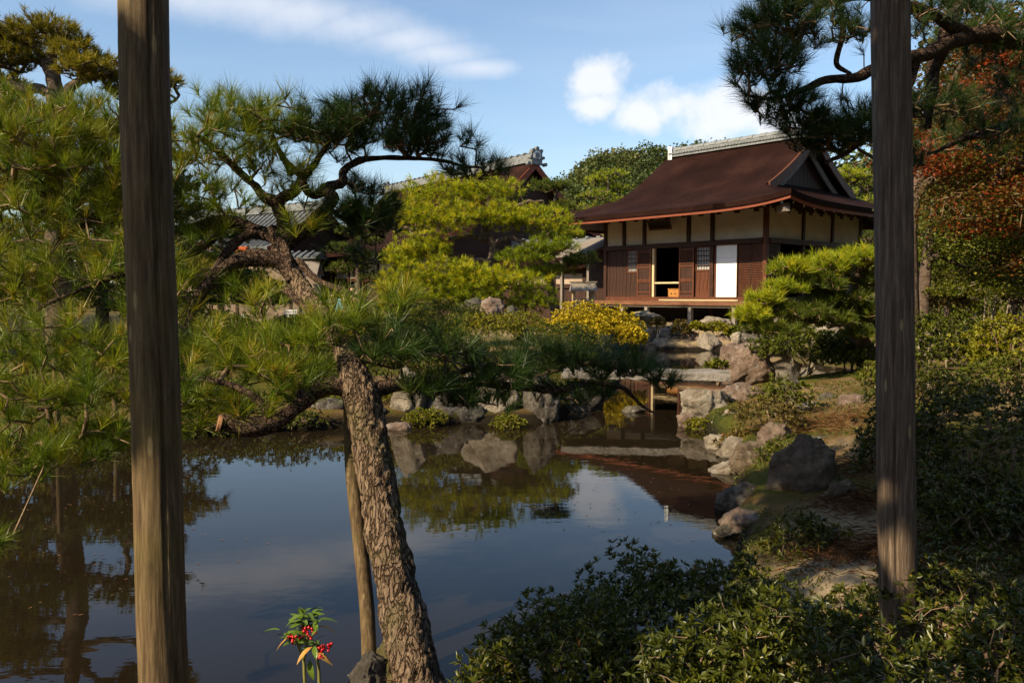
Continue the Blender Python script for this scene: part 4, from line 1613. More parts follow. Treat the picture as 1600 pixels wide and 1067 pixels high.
    for k in range(posts + 1):
        x = length * k / posts
        MB().box(x - 0.09, x + 0.09, -wy - 0.09, -wy + 0.09, zg - 0.2, zt + 0.1).obj('post', wood_m, t)
        if k < posts:
            x1 = length * (k + 1) / posts
            MB().box(x + 0.092, x1 - 0.092, -wy - 0.02, -wy + 0.02, zm + 0.1, zt - 0.1).obj('plaster_panel', wall_m, t)
            if k not in open_bays:
                MB().box(x + 0.092, x1 - 0.092, -wy + 0.02, -wy + 0.06, zg, zm - 0.08).obj('wall_panel', wall_m if panels else wood_m, t)
    for z in (zm, zt - 0.09, zt - 0.5):
        MB().box(0, length, -wy - 0.06, -wy + 0.05, z - 0.08, z + 0.09).obj('beam', wood_m, t)
    return t


# main hall with its tall gable behind the golden pine: ridge seen from (841,240) to (613,291)
aA = math.radians(36)
A_dir = Vector((math.sin(aA), -math.cos(aA), 0))          # along the ridge, towards us
A_far = Vector((-7.48, 52.0, 0))
angA = math.atan2(A_dir.y, A_dir.x)
gable_house('main_temple_building', 'large brown roofed temple building with tile ridge and ornamented gable behind the golden pine', A_far, angA, 14.2, 6.0, 3.85, 8.05, 1.5,
            (M['bark_roof'], M['plaster_tan'], M['hall_wood']), zg=0.1, over=0.4, posts=8, panels=False, open_bays=(1, 2, 3, 4, 5))
# tiled building further left, seen through the branches
C_far = P(300, 460, 54); C_near = P(500, 460, 47)
dC = C_near - C_far
C_far.z = 0
gable_house('tiled_building', 'grey tiled roof building with brown lattice wall at far left behind the twisted pine', C_far, math.atan2(dC.y, dC.x), dC.xy.length, 4.0, 4.15, 6.5, 1.0,
            (M['tile_old'], M['plaster_old'], M['hall_wood']), zg=0.0, over=0.5, tile=True, posts=7)
# covered corridor joining the hall
K0 = Vector((-1.5, 41.0, 0)); K1 = Vector((5.2, 37.2, 0))
dK = K1 - K0
gable_house('covered_corridor', 'low dark timber corridor between the golden pine and the hall', K0, math.atan2(dK.y, dK.x), dK.length, 1.9, 3.0, 3.9, 0.6,
            (M['bark_roof'], M['plaster_tan'], M['hall_wood']), zg=0.3, over=0.3, posts=5, panels=False)
# little lean-to with a pale shingle roof at the hall's left end
def lean_to():
    b = P(925, 460, 34.5)
    t = thing('side_porch', (b.x, b.y, 0.6), 'small porch with pale shingle roof against the left end of the hall', 'porch', rotz=math.atan2(-0.755, 0.656))
    MB().add([(-0.9, -1.3, 2.55), (1.0, -1.3, 2.55), (1.0, 0.9, 3.35), (-0.9, 0.9, 3.35), (-0.9, -1.3, 2.65), (1.0, -1.3, 2.65), (1.0, 0.9, 3.45), (-0.9, 0.9, 3.45)],
             [(0, 3, 2, 1), (4, 5, 6, 7), (0, 1, 5, 4), (1, 2, 6, 5), (2, 3, 7, 6), (3, 0, 4, 7)]).obj('roof', M['grey_wood'], t)
    for x in (-0.7, 0.8):
        MB().box(x - 0.06, x + 0.06, -1.1, -0.98, 0, 2.6).obj('post', M['grey_wood'], t)
    for k in range(6):
        MB().box(-0.6 + k * 0.22, -0.6 + k * 0.22 + 0.21, 0.4, 0.43, 0, 2.9).obj('plank', M['hall_wood'], t)


lean_to()


def garden_wall():
    a, b = P(255, 460, 41), P(500, 460, 38)
    d = b - a
    ln = d.xy.length
    t = thing('coped_wall', (a.x, a.y, 0.05), 'beige plaster wall with grey tile coping behind the dark bush', 'wall', rotz=math.atan2(d.y, d.x))
    MB().box(0, ln, -0.12, 0.12, 0, 3.2).obj('wall', M['plaster_old'], t)
    MB().add([(-0.1, -0.45, 3.2), (ln + 0.1, -0.45, 3.2), (ln + 0.1, 0.45, 3.2), (-0.1, 0.45, 3.2), (-0.1, -0.45, 3.3), (ln + 0.1, -0.45, 3.3), (ln + 0.1, 0.0, 3.52), (-0.1, 0.0, 3.52), (ln + 0.1, 0.45, 3.3), (-0.1, 0.45, 3.3)],
             [(0, 3, 2, 1), (0, 1, 5, 4), (4, 5, 6, 7), (7, 6, 8, 9), (3, 9, 8, 2), (1, 2, 8, 6, 5), (0, 4, 7, 9, 3)]).obj('coping', M['tile_old'], t)
    tm = MB().add([(0, -0.5, 3.29), (0.13, -0.5, 3.29), (0.13, 0, 3.54), (0, 0, 3.54), (0, -0.5, 3.35), (0.13, -0.5, 3.35), (0.13, 0, 3.60), (0, 0, 3.60)],
                  [(0, 3, 2, 1), (4, 5, 6, 7), (0, 1, 5, 4), (1, 2, 6, 5), (3, 0, 4, 7)]).mesh('coping_tile', M['tile_old'])
    n = int(ln / 0.36)
    for k in range(n):
        obj('coping_tile', tm, t, loc=(k * ln / n, 0, 0))
    for k in range(7):
        x = ln * k / 6
        MB().box(x - 0.07, x + 0.07, -0.16, -0.121, 0, 3.2).obj('post', M['hall_wood'], t)
    # orange panel hung above the wall
    p = P(377, 390, 44)
    o = thing('orange_panel', (p.x, p.y, 2.9), 'bright orange panel above the tile coping at left', 'panel')
    MB().box(-0.4, 0.4, -0.03, 0.03, 0, 1.25).obj('board', M['orange_cloth'], o, bevel=0.02)
    for x in (-0.38, 0.38):
        MB().box(x - 0.05, x + 0.05, -0.035, 0.06, -2.9, 1.3).obj('post', M['hall_wood'], o)
    # small pale roofed gate
    p = P(484, 430, 36)
    g = thing('roofed_notice_stand', (p.x, p.y, 0.1), 'small stand with pale shingle roof in front of the main building', 'stand')
    s = 0.46
    MB().add([(-s, -0.6, 2.35), (s, -0.6, 2.35), (s, 0, 2.9), (-s, 0, 2.9), (-s, 0.6, 2.35), (s, 0.6, 2.35), (-s, -0.6, 2.42), (s, -0.6, 2.42), (s, 0, 2.98), (-s, 0, 2.98), (-s, 0.6, 2.42), (s, 0.6, 2.42)],
             [(0, 1, 7, 6), (6, 7, 8, 9), (9, 8, 11, 10), (4, 10, 11, 5), (0, 3, 2, 1), (3, 4, 5, 2), (1, 2, 8, 7), (2, 5, 11, 8), (0, 6, 9, 3), (3, 9, 10, 4)]).obj('roof', M['grey_wood'], g)
    for x in (-0.42, 0.42):
        MB().box(x - 0.05, x + 0.05, -0.05, 0.05, 0, 2.4).obj('post', M['grey_wood'], g)
    MB().box(-0.36, 0.36, -0.03, 0.03, 1.1, 2.0).obj('board', M['plaster_tan'], g)


garden_wall()


def lattice_well():
    p = P(911, 515, 26.2)
    t = thing('roofed_lattice_box', (p.x, p.y, gz(p.x, p.y)), 'small pale wooden lattice box with shingle roof left of the hall', 'well cover')
    z0 = 0.35
    for x in (-0.30, 0.30):
        for y in (-0.25, 0.25):
            MB().box(x - 0.035, x + 0.035, y - 0.035, y + 0.035, 0, 1.32).obj('post', M['pale_wood'], t)
    MB().add([(-0.42, -0.45, 1.30), (0.42, -0.45, 1.30), (0.42, 0.45, 1.30), (-0.42, 0.45, 1.30), (-0.38, -0.05, 1.56), (0.38, -0.05, 1.56), (0.38, 0.05, 1.56), (-0.38, 0.05, 1.56)],
             [(0, 3, 2, 1), (0, 1, 5, 4), (1, 2, 6, 5), (2, 3, 7, 6), (3, 0, 4, 7), (4, 5, 6, 7)]).obj('roof', M['grey_wood'], t)
    MB().box(-0.43, 0.43, -0.09, 0.09, 1.561, 1.60).obj('ridge_board', M['grey_wood'], t)
    for f, rot in enumerate((0, 90, 180, 270)):
        mb = MB()
        d = 0.26 if f % 2 == 0 else 0.31
        hw = 0.29 if f % 2 == 0 else 0.24
        for k in range(7):
            x = -hw + 2 * hw * k / 6
            mb.box(x - 0.012, x + 0.012, -d - 0.012, -d, z0, 1.05)
        for k in range(7):
            z = z0 + 0.7 * k / 6
            mb.box(-hw, hw, -d - 0.026, -d - 0.014, z - 0.012, z + 0.012)
        o = mb.obj('lattice', M['pale_wood'], t)
        o.rotation_euler = (0, 0, math.radians(rot))
    MB().box(-0.22, 0.22, -0.2, 0.2, z0, 1.0).obj('inner_box', M['plaster'], t)


lattice_well()


def stone_bridge():
    a = Vector((0.75, 11.95, 0.41)); b = Vector((3.02, 11.55, 0.43))
    ln = (b - a).length
    rng = np.random.default_rng(3)
    nx, ny, nz = 46, 10, 5
    import bmesh
    bm = bmesh.new()
    bmesh.ops.create_cube(bm, size=1)
    bmesh.ops.subdivide_edges(bm, edges=bm.edges[:], cuts=5, use_grid_fill=True)
    bmesh.ops.subdivide_edges(bm, edges=[e for e in bm.edges if abs(e.verts[0].co.x - e.verts[1].co.x) > 1e-4], cuts=5, use_grid_fill=True)
    for v in bm.verts:
        c = v.co
        p = Vector((c.x * ln, c.y * 0.62, c.z * 0.135))
        q = p * 2.6
        n = mnoise.fractal(q, 1.0, 2.0, 4)
        p.y += 0.035 * n * (1 if c.y > 0 else -1) + 0.03 * math.sin(p.x * 2.0)
        p.z += 0.012 * mnoise.fractal(q * 1.7 + Vector((5, 0, 0)), 1.0, 2.0, 4)
        # rounded arrises
        if abs(c.y) > 0.45 and abs(c.z) > 0.45:
            p.y *= 0.96
            p.z *= 0.82
        v.co = p
    me = bpy.data.meshes.new('bridge_slab')
    bm.to_mesh(me)
    bm.free()
    me.materials.append(M['slab'])
    o = obj('stone_bridge', me, loc=((a + b) / 2 + Vector((0, 0, 0.10))), label='long flat stone slab bridge between the boulder and the left bank', cat='bridge')
    o.rotation_euler = (0, 0, math.atan2(b.y - a.y, b.x - a.x))


stone_bridge()
# ------------------------------------------------------------------ rocks
def rocks():
    R = rock
    # left bank / peninsula behind the leaning pine
    R('pale upright rock right of the leaning trunk on the far bank', 636, 655, 10.6, 62, 84, 'rock_pale', 11, cuts=14)
    R('low rounded rock at the waterline just left of the leaning trunk', 514, 664, 10.5, 70, 42, 'rock', 12)
    R('small brown rock at the waterline near the cut limb end', 470, 668, 10.2, 60, 26, 'rock_warm', 13)
    R('tall dark rock at the tip of the far bank', 845, 668, 10.7, 62, 96, 'rock', 14, cuts=14)
    R('broad grey rock on the far bank under the low pine branch', 765, 666, 10.8, 110, 92, 'rock_pale', 15)
    R('wide rock on the far bank beside the pale upright rock', 700, 668, 10.7, 90, 66, 'rock', 16)
    R('reddish flat rock at the waterline right of the trunk', 622, 680, 10.1, 50, 20, 'rock_warm', 17)
    R('small pale rock tip showing above the clipped shrub', 733, 560, 14.0, 42, 30, 'rock_pale', 18)
    R('rock at the left end of the slab bridge', 905, 650, 11.7, 90, 55, 'rock_dark', 19)
    R('small rock in the water below the slab bridge', 992, 652, 11.6, 40, 18, 'rock', 20)
    R('grey rock on the left bank behind the log post', 330, 688, 9.7, 120, 40, 'rock_dark', 21)
    R('mossy rock on the far left bank', 120, 712, 9.0, 150, 44, 'rock_dark', 22)
    R('long low rock at the waterline below the sawn limb end', 400, 684, 9.9, 90, 30, 'rock_dark', 26)
    R('small grey rock at the waterline left of the log post', 190, 704, 9.3, 60, 26, 'rock', 27)
    R('broken rock between the wide rock and the broad grey rock', 735, 672, 10.6, 50, 40, 'rock_dark', 28)
    R('dark rock tucked under the groundcover behind the leaning trunk', 570, 668, 10.5, 70, 40, 'rock_dark', 29)
    R('dark stump-like rock under the golden pine', 738, 505, 19.0, 50, 42, 'rock_dark', 23)
    R('upright brownish rock under the golden pine', 768, 503, 18.6, 40, 40, 'rock_warm', 24, cuts=14)
    R('dark rock right of the upright brownish one under the golden pine', 800, 510, 18.6, 30, 34, 'rock_dark', 25)
    # edging below the hall
    R('flat stepping stone under the hall veranda', 1011, 499, 26.6, 58, 14, 'rock_pale', 31, cuts=8, sink=0.6)
    R('large smooth grey rock below the stepping stone', 1006, 540, 25.3, 42, 36, 'rock_pale', 32)
    R('small pale rock between two small bushes below the hall', 1040, 532, 25.3, 22, 20, 'rock_pale', 33)
    R('rounded rock at the waterline left of the stone ledge', 1034, 547, 24.9, 34, 20, 'rock_pale', 34)
    R('low stone ledge at the waterline below the hall', 1071, 549, 24.7, 46, 13, 'rock_warm', 35, cuts=8)
    R('pointed pale triangular rock at the waterline below the hall', 1112, 549, 24.5, 42, 30, 'rock_pale', 36, cuts=16, tilt=-0.25)
    R('brown rock behind the stone ledge', 1078, 538, 25.0, 40, 22, 'rock_warm', 37)
    R('pale rock right of the pointed triangular rock', 1152, 540, 24.6, 20, 22, 'rock_pale', 38)
    R('brown rock just behind the pointed triangular rock', 1134, 540, 24.9, 30, 20, 'rock_warm', 39)
    R('dark rock left end of the hall edging beside the yellow shrub', 985, 540, 25.2, 34, 22, 'rock', 40)
    R('grey rock at the foot of the bank in front of the veranda posts', 1060, 528, 25.6, 46, 26, 'rock', 44)
    R('pale flat rock behind the wide golden bush', 1118, 512, 26.0, 60, 18, 'rock_pale', 45)
    R('long pale rock on the bank left of the stepping stone', 968, 520, 26.0, 40, 24, 'rock_pale', 46)
    R('brown rock between the ledge and the large smooth grey rock', 1018, 549, 24.8, 26, 15, 'rock_warm', 47)
    R('small brown rock at the waterline right of the pointed rock', 1144, 549, 24.4, 26, 14, 'rock_warm', 48)
    R('pale rock seen through the small pine left of its trunk', 1232, 535, 23.5, 60, 30, 'rock_pale', 41)
    R('pale rock seen through the small pine near its trunk', 1290, 535, 23.0, 66, 34, 'rock_pale', 42)
    R('grey rock at the corner of the hall edging above the boulder', 1182, 540, 24.0, 44, 28, 'rock', 43)
    # right bank
    R('large warm brown boulder at the right end of the slab bridge', 1168, 594, 13.1, 92, 58, 'rock_warm', 51, cuts=9, rough=0.08, sub=5)
    R('big sunlit rock on the right shore below the bridge', 1106, 662, 10.5, 84, 56, 'rock_pale', 152, cuts=9, sub=5, rough=0.10)
    R('dark shoulder of rock behind the big sunlit shore rock', 1158, 644, 10.8, 80, 46, 'rock_warm', 53, sub=5, cuts=8)
    R('speckled rock at the waterline in front of the big sunlit rock', 1150, 684, 9.8, 72, 44, 'rock_pale', 54, sub=5, cuts=8)
    R('small pointed rock left of the moss path', 1236, 622, 10.5, 30, 40, 'rock', 55, cuts=15)
    R('low grey rock beside the pointed rock', 1208, 622, 11.0, 30, 20, 'rock', 56)
    R('rounded sunlit rock close to the split post', 1343, 650, 9.0, 66, 36, 'rock_warm', 57)
    R('grey flat rock left of the rounded sunlit rock', 1302, 640, 9.6, 44, 26, 'rock', 58)
    R('large dark craggy rock with roots on the right shore', 1256, 800, 6.0, 110, 122, 'rock_brown', 59, cuts=8, sub=5, rough=0.12)
    R('grey ledge rock overhanging the water on the right shore', 1165, 815, 6.2, 86, 62, 'rock', 60, cuts=8, sub=5, rough=0.09)
    R('mossy lump of rock above the grey ledge', 1180, 742, 7.3, 80, 50, 'rock_brown', 61, sub=5, cuts=8)
    R('brownish low rock nearest the foreground azalea', 1195, 850, 5.5, 120, 50, 'rock_warm', 62, sub=5)
    R('dark rock in the moss between the craggy rock and the split post', 1318, 803, 5.6, 58, 54, 'rock_brown', 63, sub=5)
    R('dark wedge of rock low on the right shore beside the azalea', 1280, 860, 5.1, 80, 46, 'rock_dark', 64, sub=5)
    R('shore rock in shade above the mossy lump', 1150, 720, 8.3, 56, 36, 'rock_pale', 65, cuts=8)
    R('flat pale stepping stone in the sunlit moss', 1285, 690, 7.6, 44, 8, 'rock', 66, cuts=6, sink=0.9)
    R('second flat stepping stone nearer along the moss path', 1315, 728, 6.9, 40, 8, 'rock', 67, cuts=6, sink=0.9)
    R('tan rock at the waterline between the speckled rock and the grey ledge', 1128, 712, 8.8, 52, 34, 'rock_pale', 161, cuts=8, sub=5)
    R('round tan boulder in the sun beside the pale stemmed shrub', 1216, 700, 7.9, 58, 40, 'rock_warm', 162, cuts=8, sub=5)
    R('flat tan rock stepping down to the water above the grey ledge', 1140, 752, 7.6, 60, 34, 'rock_pale', 163, cuts=8, sub=5)
    R('small tan rock below the bridge end on the shore', 1075, 668, 10.3, 34, 22, 'rock_warm', 164, cuts=8)
    R('sunlit tan rock behind the pale stemmed shrub', 1268, 655, 9.3, 46, 28, 'rock_pale', 165, cuts=8)
    R('low rock at the waterline under the azalea', 1140, 850, 5.6, 50, 30, 'rock', 166, cuts=8, sub=5)
    # foot of the leaning pine
    R('mottled grey rock at the foot of the leaning pine', 574, 1095, 3.42, 74, 68, 'rock', 71, sub=5, depth=0.2)
    R('moss covered mound between the prop pole and the leaning trunk', 610, 1105, 3.5, 100, 92, 'rock_moss', 72, sub=5, depth=0.35)


M['rock_brown'] = rock_mat('brown_rock', [(0.3, (0.055, 0.036, 0.022)), (0.5, (0.18, 0.13, 0.085)), (0.72, (0.34, 0.26, 0.18))], moss_amt=0.45, lich=(0.26, 0.23, 0.17))
M['rock_moss'] = rock_mat('mossy_rock', [(0.25, (0.06, 0.05, 0.02)), (0.5, (0.13, 0.11, 0.04)), (0.75, (0.22, 0.17, 0.08))], moss=(0.16, 0.13, 0.025), moss_amt=1.0)
rocks()


# ------------------------------------------------------------------ posts and poles
def log_post(name, label, a, b, r, mat, seed, groove=None, taper=0.0):
    """peeled log from a to b; groove = angle of the split (seen from the camera)"""
    t = thing(name, a, label, 'post')
    n = 90
    f = np.linspace(0, 1, n)
    path = np.array([np.array(a) * (1 - k) + np.array(b) * k for k in f])
    for i in range(n):
        path[i, :2] += np.array([mnoise.noise(Vector((seed, f[i] * 2.2, 0))), mnoise.noise(Vector((seed + 9, f[i] * 2.2, 0)))]) * 0.018
    gdir = groove[0] if groove else None

    def shape(th, u, dv):
        s = 1 + 0.025 * mnoise.noise(Vector((dv[0] * 1.3, dv[1] * 1.3, u * 5 + seed)))
        if gdir is not None:
            c = float(np.dot(dv, gdir))
            w = groove[1]
            k = max(0.0, 1 - math.acos(max(-1, min(1, c))) / w)
            s -= groove[2] * k ** 0.7 * (1 if u > groove[3] else max(0.0, (u - groove[3] + 0.25) / 0.25))
        return s
    V, F = tube(path, r * (1 - taper * f), 150 if groove else 48, 0.012, 30, seed, shape=shape)
    MB().add(to_local(V, t), F).obj('log', mat, t, smooth=True)
    return t


def gd(deg, px):
    """horizontal direction of a groove: deg to the right of the line of sight towards the camera"""
    v = pxdir(px, 460)
    back = math.atan2(-v.y, -v.x)
    a = back + math.radians(deg)
    return np.array([math.cos(a), math.sin(a), 0])


pa = P(262, 1190, 2.42); pb = P(221, -60, 2.48)
LP = log_post('log_post', 'thick leaning log post with a long crack standing at left', pa, pb, 0.0695, M['post'], 3.0, (gd(14, 240), 0.10, 0.22, 0.40))
pa = P(1408, 960, 3.30); pb = P(1390, -70, 3.36)
pa.z = gz(pa.x, pa.y) - 0.1
RP = log_post('split_log_post', 'grey post of two half logs standing in the right foreground', pa, pb, 0.0725, M['post_grey'], 8.0, (gd(-3, 1400), 0.10, 0.17, -1.0))
V, F = None, None
pa = P(578, 1062, 3.62); pb = P(545, 600, 3.95)
log_post('prop_pole', 'slim bare pole propping the leaning pine, standing behind its trunk', pa, pb, 0.034, M['post'], 5.0)
for i, (px, py0, py1, D, lab) in enumerate([(183, 700, 590, 9.4, 'thin prop pole in the water left of the log post'), (92, 712, 560, 9.0, 'thin prop pole on the far left bank'), (990, 640, 575, 7.0, None)]):
    if lab:
        a, b = P(px, py0, D), P(px - 6, py1, D)
        a.z = -0.1
        log_post('prop_pole', lab, a, b, 0.032, M['post'], 20.0 + i)

# ------------------------------------------------------------------ pines
NEAR = (50, 0.122, 0.0026, 8, 64, 0.0036)     # needles per shoot, length, width, spread, twig radius


def leaning_pine():
    trunk = [(662, 1120, 3.42, 0.1179), (642, 1010, 3.48, 0.0996), (617, 900, 3.56, 0.0930), (594, 790, 3.64, 0.0863), (577, 690, 3.72, 0.0830), (564, 620, 3.78, 0.0830), (546, 565, 3.86, 0.0585), (522, 520, 3.98, 0.0503),
             (488, 470, 4.12, 0.0435), (455, 425, 4.27, 0.0408), (440, 392, 4.38, 0.0503), (441, 366, 4.42, 0.0374)]
    limbs = [
        [(462, 432, 4.26, 0.0406), (435, 408, 4.3, 0.0452), (395, 402, 4.3, 0.0421), (352, 418, 4.25, 0.0374), (322, 448, 4.2, 0.0328), (302, 488, 4.12, 0.0234), (278, 545, 4.0, 0.0140), (240, 600, 3.9, 0.0078)],
        [(412, 362, 4.44, 0.0234), (385, 372, 4.4, 0.0250), (352, 400, 4.32, 0.0234), (326, 432, 4.24, 0.0234)],
        [(440, 380, 4.4, 0.0390), (402, 362, 4.45, 0.0374), (352, 346, 4.5, 0.0328), (298, 360, 4.5, 0.0312), (232, 356, 4.42, 0.0265), (150, 342, 4.32, 0.0211), (60, 300, 4.2, 0.0140), (-20, 270, 4.1, 0.0094)],
        [(441, 388, 4.4, 0.0452), (470, 360, 4.45, 0.0390), (498, 333, 4.5, 0.0343), (519, 311, 4.52, 0.0312), (505, 298, 4.55, 0.0312), (534, 285, 4.6, 0.0250), (538, 266, 4.62, 0.0211), (572, 250, 4.68, 0.0187), (632, 246, 4.74, 0.0140), (700, 254, 4.8, 0.0101), (752, 262, 4.82, 0.0055)],
        [(441, 372, 4.42, 0.0359), (441, 342, 4.46, 0.0359), (437, 316, 4.5, 0.0390), (466, 300, 4.5, 0.0281), (474, 276, 4.54, 0.0234), (494, 250, 4.56, 0.0187), (516, 222, 4.6, 0.0140), (540, 186, 4.6, 0.0078)],
        [(438, 318, 4.5, 0.0328), (412, 306, 4.5, 0.0265), (394, 286, 4.46, 0.0218), (366, 262, 4.42, 0.0179), (332, 232, 4.36, 0.0140), (300, 205, 4.3, 0.0086)],
        [(505, 298, 4.55, 0.0265), (484, 302, 4.52, 0.0218), (466, 272, 4.5, 0.0187), (440, 240, 4.46, 0.0140), (420, 196, 4.44, 0.0086)],
        [(425, 356, 4.4, 0.0218), (446, 392, 4.3, 0.0211), (453, 440, 4.2, 0.0211)],
        [(464, 408, 4.3, 0.0203), (498, 440, 4.22, 0.0172), (534, 455, 4.12, 0.0156), (570, 468, 4.05, 0.0117), (620, 480, 4.0, 0.0062)],
        [(446, 452, 4.24, 0.0203), (478, 478, 4.1, 0.0187), (512, 500, 4.0, 0.0148), (560, 520, 3.92, 0.0078)],
        [(520, 330, 4.5, 0.0156), (545, 345, 4.6, 0.0133), (572, 352, 4.7, 0.0101), (600, 372, 4.75, 0.0062)],
        [(572, 612, 3.78, 0.0390), (640, 598, 3.92, 0.0312), (720, 596, 4.1, 0.0265), (800, 602, 4.28, 0.0218), (876, 607, 4.4, 0.0187), (928, 598, 4.48, 0.0156), (976, 606, 4.52, 0.0125), (1012, 640, 4.55, 0.0070), (1050, 655, 4.55, 0.0031)],
        [(690, 596, 4.05, 0.0172), (760, 570, 4.2, 0.0156), (850, 562, 4.35, 0.0125), (940, 572, 4.5, 0.0078), (1010, 575, 4.6, 0.0047)],
        [(548, 602, 3.80, 0.0499), (505, 606, 3.76, 0.0468), (470, 630, 3.72, 0.0452), (428, 656, 3.67, 0.0468), (385, 668, 3.62, 0.0437), (345, 661, 3.58, 0.0390)],
        [(430, 650, 3.67, 0.0234), (380, 610, 3.66, 0.0172), (320, 590, 3.66, 0.0156), (240, 600, 3.66, 0.0117), (150, 620, 3.66, 0.0078), (60, 640, 3.66, 0.0039)],
        [(352, 350, 4.5, 0.0187), (300, 395, 4.3, 0.0172), (220, 420, 4.1, 0.0156), (130, 450, 3.95, 0.0117), (40, 500, 3.85, 0.0070)],
        [(150, 342, 4.32, 0.0140), (90, 380, 4.2, 0.0117), (50, 450, 4.05, 0.0086), (20, 540, 3.95, 0.0047)],
    ]
    nm, nd = M['needle_near'], M['needle_dark']
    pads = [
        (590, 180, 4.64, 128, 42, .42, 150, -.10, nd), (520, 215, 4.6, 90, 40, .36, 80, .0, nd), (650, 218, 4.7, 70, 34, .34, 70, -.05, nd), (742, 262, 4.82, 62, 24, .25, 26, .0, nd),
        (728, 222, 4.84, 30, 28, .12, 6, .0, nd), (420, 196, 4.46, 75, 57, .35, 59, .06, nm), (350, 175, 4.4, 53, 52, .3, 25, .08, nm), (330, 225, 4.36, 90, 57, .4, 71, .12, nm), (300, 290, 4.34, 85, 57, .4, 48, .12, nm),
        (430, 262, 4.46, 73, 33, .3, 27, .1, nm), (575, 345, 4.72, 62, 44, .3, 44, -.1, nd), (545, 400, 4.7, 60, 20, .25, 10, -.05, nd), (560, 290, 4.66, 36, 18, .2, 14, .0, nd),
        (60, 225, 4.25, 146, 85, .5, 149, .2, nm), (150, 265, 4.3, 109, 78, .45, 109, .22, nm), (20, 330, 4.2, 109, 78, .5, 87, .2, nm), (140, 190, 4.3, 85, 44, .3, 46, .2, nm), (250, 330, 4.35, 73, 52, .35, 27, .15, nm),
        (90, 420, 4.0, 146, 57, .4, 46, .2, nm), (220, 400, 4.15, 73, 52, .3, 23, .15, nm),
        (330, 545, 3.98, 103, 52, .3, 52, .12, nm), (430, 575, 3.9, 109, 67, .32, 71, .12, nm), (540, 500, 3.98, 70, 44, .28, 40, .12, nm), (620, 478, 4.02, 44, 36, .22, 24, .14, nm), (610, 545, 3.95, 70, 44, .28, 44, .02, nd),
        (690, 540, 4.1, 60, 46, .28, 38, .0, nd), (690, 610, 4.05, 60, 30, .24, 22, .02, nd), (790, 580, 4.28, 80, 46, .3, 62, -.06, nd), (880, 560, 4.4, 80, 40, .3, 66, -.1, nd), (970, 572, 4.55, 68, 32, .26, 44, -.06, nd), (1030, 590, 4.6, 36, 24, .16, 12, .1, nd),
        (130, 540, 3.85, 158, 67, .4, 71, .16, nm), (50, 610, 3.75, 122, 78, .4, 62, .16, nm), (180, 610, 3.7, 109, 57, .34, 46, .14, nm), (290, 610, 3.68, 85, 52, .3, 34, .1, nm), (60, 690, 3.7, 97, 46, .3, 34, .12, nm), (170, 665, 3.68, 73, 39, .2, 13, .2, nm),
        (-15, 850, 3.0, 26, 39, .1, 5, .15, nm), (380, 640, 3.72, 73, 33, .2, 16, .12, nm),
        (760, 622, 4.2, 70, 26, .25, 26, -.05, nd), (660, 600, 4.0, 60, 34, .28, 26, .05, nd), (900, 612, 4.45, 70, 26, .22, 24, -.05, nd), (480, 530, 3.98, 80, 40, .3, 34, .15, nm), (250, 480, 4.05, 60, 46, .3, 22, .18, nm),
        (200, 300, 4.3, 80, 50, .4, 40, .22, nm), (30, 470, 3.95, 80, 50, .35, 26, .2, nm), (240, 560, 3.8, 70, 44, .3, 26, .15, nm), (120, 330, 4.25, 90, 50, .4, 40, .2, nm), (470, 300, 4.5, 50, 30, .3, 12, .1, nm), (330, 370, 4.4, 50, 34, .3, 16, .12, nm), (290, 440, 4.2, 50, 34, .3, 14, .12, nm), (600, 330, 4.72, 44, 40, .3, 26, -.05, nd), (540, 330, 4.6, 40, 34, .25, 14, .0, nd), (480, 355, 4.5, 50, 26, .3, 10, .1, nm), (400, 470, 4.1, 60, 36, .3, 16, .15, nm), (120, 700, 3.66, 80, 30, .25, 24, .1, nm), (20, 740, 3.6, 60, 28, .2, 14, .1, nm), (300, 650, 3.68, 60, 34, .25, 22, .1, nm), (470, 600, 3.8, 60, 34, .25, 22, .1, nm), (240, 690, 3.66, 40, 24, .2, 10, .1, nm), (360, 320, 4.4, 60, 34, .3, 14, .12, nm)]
    t = pine('leaning_pine', 'old twisted pine with leaning scaly trunk in the pond at centre left', trunk, limbs, pads, (M['bark'], M['bark_dark'], M['twig'], nm), NEAR,
             trunk_sides=72, plates=0.009, seed=4, tn=30, lod=1.35)
    # orange cut face of the sawn limb
    c = P(343, 661, 3.575)
    d = (P(345, 661, 3.58) - P(385, 668, 3.62)).normalized()
    V, F = tube([c - d * 0.006, c + d * 0.008], np.array([0.0385, 0.037]), 16)
    MB().add(to_local(V, t), F).obj('cut_face', M['cut'], t, label='orange sawn end of the low limb')
    return t


leaning_pine()


